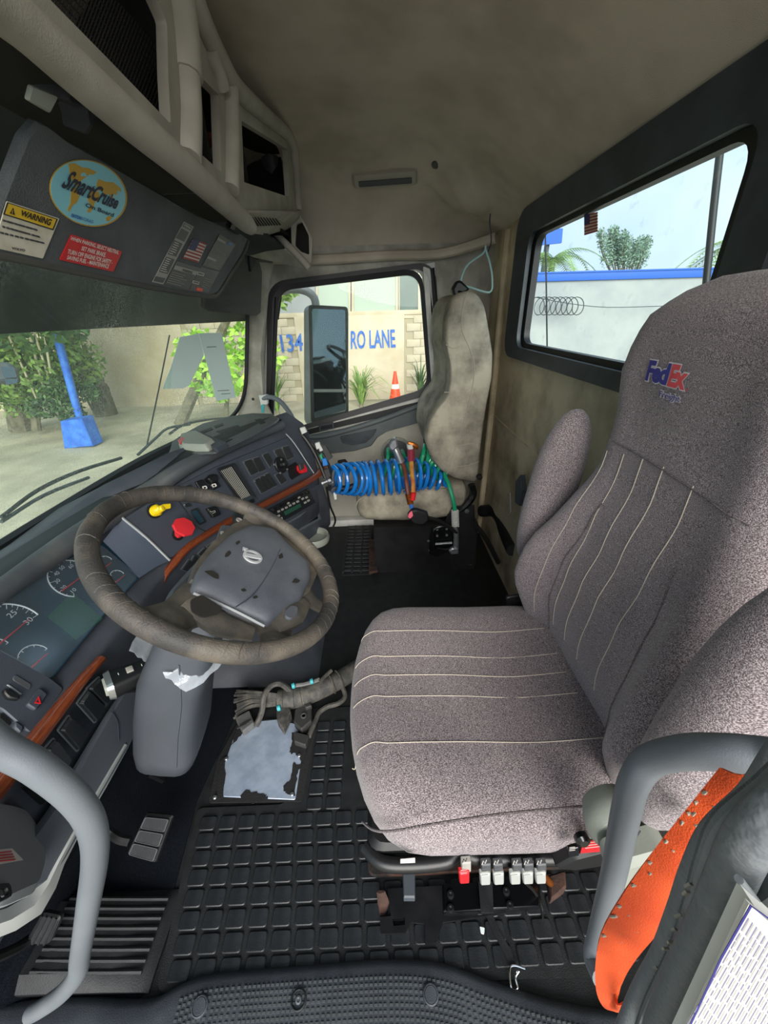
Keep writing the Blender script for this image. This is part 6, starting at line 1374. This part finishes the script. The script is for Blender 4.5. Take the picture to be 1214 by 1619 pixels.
# multi label block on the right of the visor
Q = lambda L: [(220+x*280/1214, 320+y*280/1214) for x, y in L]
def block(nm, L, m='label_light'): return obj(nm, slab(NB(), VP.pts(Q(L), .0005), .001, .001), m, vb)
def plines(par, L, rows, m, seed=1, wd=.0007, frac=(.5, .95)):
    q = VP.pts(Q(L), .0024); b = NB(); rnd = random.Random(seed)
    for i in range(rows):
        v = (i+.5)/rows; e = rnd.uniform(*frac); tube(b, [q[0].lerp(q[3], v).lerp(q[1].lerp(q[2], v), .04), q[0].lerp(q[3], v).lerp(q[1].lerp(q[2], v), e)], wd, 4, 1)
    obj('small_print', b, m, par, kind='stuff')
tag_ = block('narrow_label', [(305, 130), (372, 165), (162, 562), (88, 545)])
for L, m in (([(308, 142), (362, 168), (350, 192), (298, 165)], 'label_grey'), ([(290, 178), (340, 205), (308, 270), (252, 245)], 'label_grey'), ([(240, 258), (296, 282), (252, 372), (195, 355)], 'label_grey'), ([(185, 372), (242, 390), (195, 490), (135, 475)], 'label_grey'), ([(112, 505), (180, 520), (162, 552), (96, 538)], 'label_grey')):
    o = obj('label_field', slab(NB(), VP.pts(Q(L), .0016), .0005, 0), m, tag_)
plines(tag_, [(245, 265), (292, 286), (250, 368), (200, 352)], 6, 'ink_white', 3); plines(tag_, [(190, 378), (238, 394), (194, 486), (140, 472)], 7, 'ink_white', 4)
txt(tag_, 'ATTENTION', Q([(304, 160), (350, 184), (356, 172), (310, 148)]), 'ink_white', .0025, .02)
bl2 = block('dark_label', [(548, 218), (660, 288), (548, 468), (430, 432)], 'label_grey')
for L in ([(540, 240), (594, 272), (588, 286), (534, 258)], [(472, 368), (530, 394), (524, 408), (466, 382)]): obj('label_field', slab(NB(), VP.pts(Q(L), .0017), .0005, 0), 'label_light', bl2)
plines(bl2, [(520, 300), (618, 345), (600, 388), (500, 350)], 4, 'label_light', 5); plines(bl2, [(480, 415), (580, 445), (560, 462), (455, 432)], 3, 'label_light', 6)
obj('blue_field', slab(NB(), VP.pts(Q([(612, 268), (636, 282), (628, 300), (606, 286)]), .0017), .0005), 'sticker_blue', bl2)
bl3 = block('wide_label', [(255, 400), (415, 450), (335, 600), (172, 560)], 'label_grey')
obj('label_field', slab(NB(), VP.pts(Q([(248, 430), (400, 474), (388, 500), (236, 458)]), .0017), .0005, 0), 'label_light', bl3); txt(bl3, 'WARNING', Q([(292, 470), (362, 490), (370, 474), (300, 454)]), 'ink', .0026, .03)
plines(bl3, [(225, 470), (370, 510), (330, 590), (182, 552)], 6, 'label_light', 7)
bl4 = block('corner_label', [(420, 440), (548, 475), (470, 622), (340, 600)], 'label_grey')
for L in ([(402, 474), (446, 486), (440, 506), (396, 494)], [(370, 534), (412, 546), (406, 564), (364, 552)]): o = obj('label_field', slab(NB(), VP.pts(Q(L), .0017), .0005, .0), 'ink_white', bl4)
txt(bl4, '000', Q([(400, 492), (440, 503), (444, 489), (404, 477)]), 'ink', .0026, .05); txt(bl4, '000', Q([(368, 550), (406, 561), (411, 548), (373, 537)]), 'ink', .0026, .05)
obj('orange_field', slab(NB(), VP.pts(Q([(396, 582), (436, 590), (430, 610), (390, 604)]), .0017), .0005), 'cone', bl4)
plines(bl4, [(445, 510), (520, 530), (480, 600), (430, 580)], 5, 'label_light', 8)
fl_ = stick('flag_sticker', Q([(372, 246), (462, 284), (402, 412), (300, 382)]), 'flag_white', .001, 0)
q = VP.pts(Q([(372, 246), (462, 284), (402, 412), (300, 382)]), .0018)
for i in range(7):
    v0, v1 = i*2/13, (i*2+1)/13; obj('stripe', slab(NB(), [q[0].lerp(q[3], v0), q[1].lerp(q[2], v0), q[1].lerp(q[2], v1), q[0].lerp(q[3], v1)], .0004), 'flag_red', fl_)
q = [p+VP.n*.0008 for p in q]; obj('canton', slab(NB(), [q[0], q[0].lerp(q[1], .45), q[0].lerp(q[1], .45).lerp(q[3].lerp(q[2], .45), .54), q[0].lerp(q[3], .54)], .0004), 'flag_blue', fl_)
# visor pivot and mirror card
pv = thing('visor_pivot', (.6, .44, 1.5), 'chunky dark visor pivot with a pale tab at the top left', 'pivot')
obj('pivot_body', slab(NB(), VP.pts([(56, 86), (75, 80), (118, 118), (124, 142), (112, 196), (100, 202), (96, 172), (88, 156), (46, 138), (48, 110)], .008), .035, .012, bev=.010), 'visor_dark', pv)
obj('pale_tab', slab(NB(), VP.pts([(44, 132), (88, 151), (76, 178), (38, 156)], .044), .004, .003, bev=.002), 'grey_plastic', pv)
v2 = thing('passenger_visor', (1.9, .6, 1.26), 'plain dark grey passenger sun visor behind the stickered one', 'sun visor')
V2 = Plane(at(320, 480, x=1.55), at(410, 497, x=1.95), at(400, 405, x=1.93))
obj('visor_board', slab(NB(), V2.pts([(318, 470), (330, 420), (378, 400), (406, 412), (411, 430), (409, 494), (402, 499), (330, 492), (318, 486)]), .012, .006, bev=.004), 'visor_back', v2)
obj('visor_clip', slab(NB(), V2.pts([(391, 404), (402, 408), (400, 420), (394, 430), (392, 418)], .012), .01, .004, bev=.003), 'black', v2)
# paper sheets taped to the windshield
def wpl(px, py): # nearest point of a plane just inside the glass
    return WPn(px, py)
WPn = Plane(wsp(1.9, .85)+V((0, -.03, 0)), wsp(2.1, .85)+V((0, -.035, 0)), wsp(1.9, 1.2)+V((0, -.03, 0)))
obj('paper_sheet', slab(NB(), WPn.pts([(284, 533), (316, 527), (322, 562), (300, 608), (290, 614), (256, 615), (270, 580)]), .0008), 'thin_paper', None, 'curled white paper sheet hanging at a slant inside the windshield', 'paper')
p2 = thing('printed_paper', WPn(345, 630), 'white printed paper sheet hanging upright beside the slanted sheet', 'paper')
obj('sheet', slab(NB(), WPn.pts([(314, 527), (350, 526), (362, 580), (373, 628), (342, 634), (328, 580)], .004), .0008), 'thin_paper', p2)
b = NB()
for (x0, x1, y) in ((327, 342, 549), (344, 362, 618), (350, 364, 623)): tube(b, WPn.pts([(x0, y), (x1, y-1)], .0055), .0012, 4, 1)
obj('print', b, 'navy', p2)
# loose trim panel and bits on the dash top
lp = thing('loose_trim_panel', (1.3, .6, .86), 'dusty dark plastic trim panel lying loose on the dashboard top', 'panel')
TP = Plane(at(268, 722, z=.862), at(345, 712, z=.88), at(380, 664, z=.875))
pl_ = slab(NB(), TP.pts([(267, 721), (273, 700), (287, 690), (320, 672), (365, 660), (400, 655), (430, 656), (442, 664), (436, 670), (400, 690), (342, 717), (336, 718)]), .006, .01, bev=.003)
obj('panel_board', pl_, 'dash_top', lp)
obj('raised_shell', slab(NB(), TP.pts([(284, 708), (288, 694), (312, 688), (345, 705), (330, 714), (290, 714)], .006), .022, .012, bev=.012), 'grey_plastic', lp)
obj('dark_fold', slab(NB(), TP.pts([(298, 688), (310, 684), (362, 706), (344, 716), (330, 706)], .008), .012, .006, bev=.005), 'dash_panel', lp)
for L in ([(312, 684), (334, 676), (337, 679), (316, 687)], [(342, 682), (376, 672), (380, 675), (350, 686)], [(340, 698), (350, 694), (368, 694), (356, 700)], [(402, 664), (412, 662), (420, 668), (412, 671)], [(338, 674), (352, 669), (354, 672), (341, 677)]):
    obj('panel_slot', slab(NB(), TP.pts(L, .0062), .001, .002), 'black', lp)
obj('red_lens', slab(NB(), TP.pts([(282, 699), (290, 694), (294, 698), (286, 704)], .02), .008, .002, bev=.001), 'red_knob', lp)
lg_ = thing('broken_clip', (1.1, .68, .85), 'broken black plastic clip bits on the dashboard left of the loose panel', 'clip')
TQ = Plane(at(230, 742, z=.845), at(290, 728, z=.848), at(260, 735, z=.852)+V((0, .03, 0)))
for L, t in (([(228, 738), (262, 728), (266, 734), (240, 744)], .008), ([(246, 742), (282, 726), (286, 731), (252, 747)], .016), ([(256, 732), (272, 722), (278, 725), (262, 737)], .024)):
    obj('clip_piece', slab(NB(), TQ.pts(L), t, .003, bev=.002), 'black', lg_)
obj('paper_scrap', slab(NB(), TQ.pts([(238, 742), (247, 740), (248, 746), (241, 748)], .006), .004, .001), 'brass', lg_)
# mirror / camera bracket by the A pillar and the cable bundle
gbk = thing('pillar_grab_handle', at(425, 630, x=2.0), 'curved grey grab handle at the foot of the windshield pillar', 'grab handle')
obj('handle_bar', tube(NB(), [at(416, 630, x=2.02), at(428, 628, x=2.0), at(442, 634, x=1.96), at(456, 650, x=1.9), at(468, 672, x=1.85)], .012, 10, 5), 'handle', gbk)
obj('handle_foot', slab(NB(), N_([(410, 624), (424, 623), (425, 638), (414, 642)], 2.03), .02, .003, bev=.003), 'light_grey', gbk)
obj('blue_tie', slab(NB(), N_([(413, 640), (418, 639), (418, 652), (414, 652)], 2.0), .008, .002), 'teal', gbk)
cbn = thing('cable_bundle', at(490, 690, x=1.62), 'bundle of black cables and connectors hanging over the right end of the dashboard', 'cable bundle')
obj('cable', tube(NB(), [at(410, 690, x=1.55), at(416, 678, x=1.58), at(430, 668, x=1.62), at(445, 668, x=1.64), at(462, 674, x=1.64), at(480, 690, x=1.62), at(495, 712, x=1.61), at(506, 735, x=1.60), at(514, 755, x=1.59)], .009, 8, 6), 'cable_black', cbn)
obj('cable', tube(NB(), [at(424, 672, x=1.6), at(440, 664, x=1.64), at(465, 680, x=1.64), at(490, 700, x=1.62), at(512, 722, x=1.6), at(522, 745, x=1.6), at(520, 775, x=1.6)], .007, 8, 6), 'cable_black', cbn)
obj('cable', tube(NB(), [at(516, 770, x=1.6), at(522, 800, x=1.64), at(530, 822, x=1.7), at(524, 838, x=1.7)], .005, 8, 5), 'cable_black', cbn)
for L, m in (([(474, 676), (482, 674), (486, 682), (478, 686)], 'light_grey'), ([(498, 700), (505, 698), (509, 706), (501, 710)], 'light_grey'), ([(504, 706), (509, 704), (512, 711), (506, 713)], 'light_grey'), ([(505, 718), (509, 716), (511, 724), (508, 726)], 'green_hose'), ([(509, 724), (516, 723), (519, 734), (511, 736)], 'blue_hose'), ([(512, 742), (520, 740), (524, 752), (516, 755)], 'plug_dark'), ([(527, 778), (532, 777), (533, 788), (529, 789)], 'light_grey'), ([(506, 700), (516, 704), (526, 722), (518, 728)], 'plug_dark')):
    obj('connector', slab(NB(), N_(L, 1.585), .012, .003, n=V((-1, 0, 0)), bev=.002), m, cbn)
fit = thing('brass_fitting', at(515, 762, x=1.57), 'steel hose fittings at the right side of the dashboard', 'fitting')
obj('nut', lathe(NB(), at(514, 762, x=1.575), (.5, -1, .2), [(.011, -.02), (.011, -.01), (.008, -.008), (.008, .01), (.014, .012), (.014, .024), (0, .024)], 8), 'steel', fit)
obj('ring_fitting', lathe(NB(), at(528, 774, x=1.6), (-1, -.4, 0), [(.016, -.01), (.016, .01), (.009, .011), (.008, .005), (0, .005)], 16), 'frame_dark', fit)
obj('lower_coupler', tube(NB(), N_([(535, 772), (548, 772), (560, 768)], 1.62), .014, 10, 2), 'black', fit)
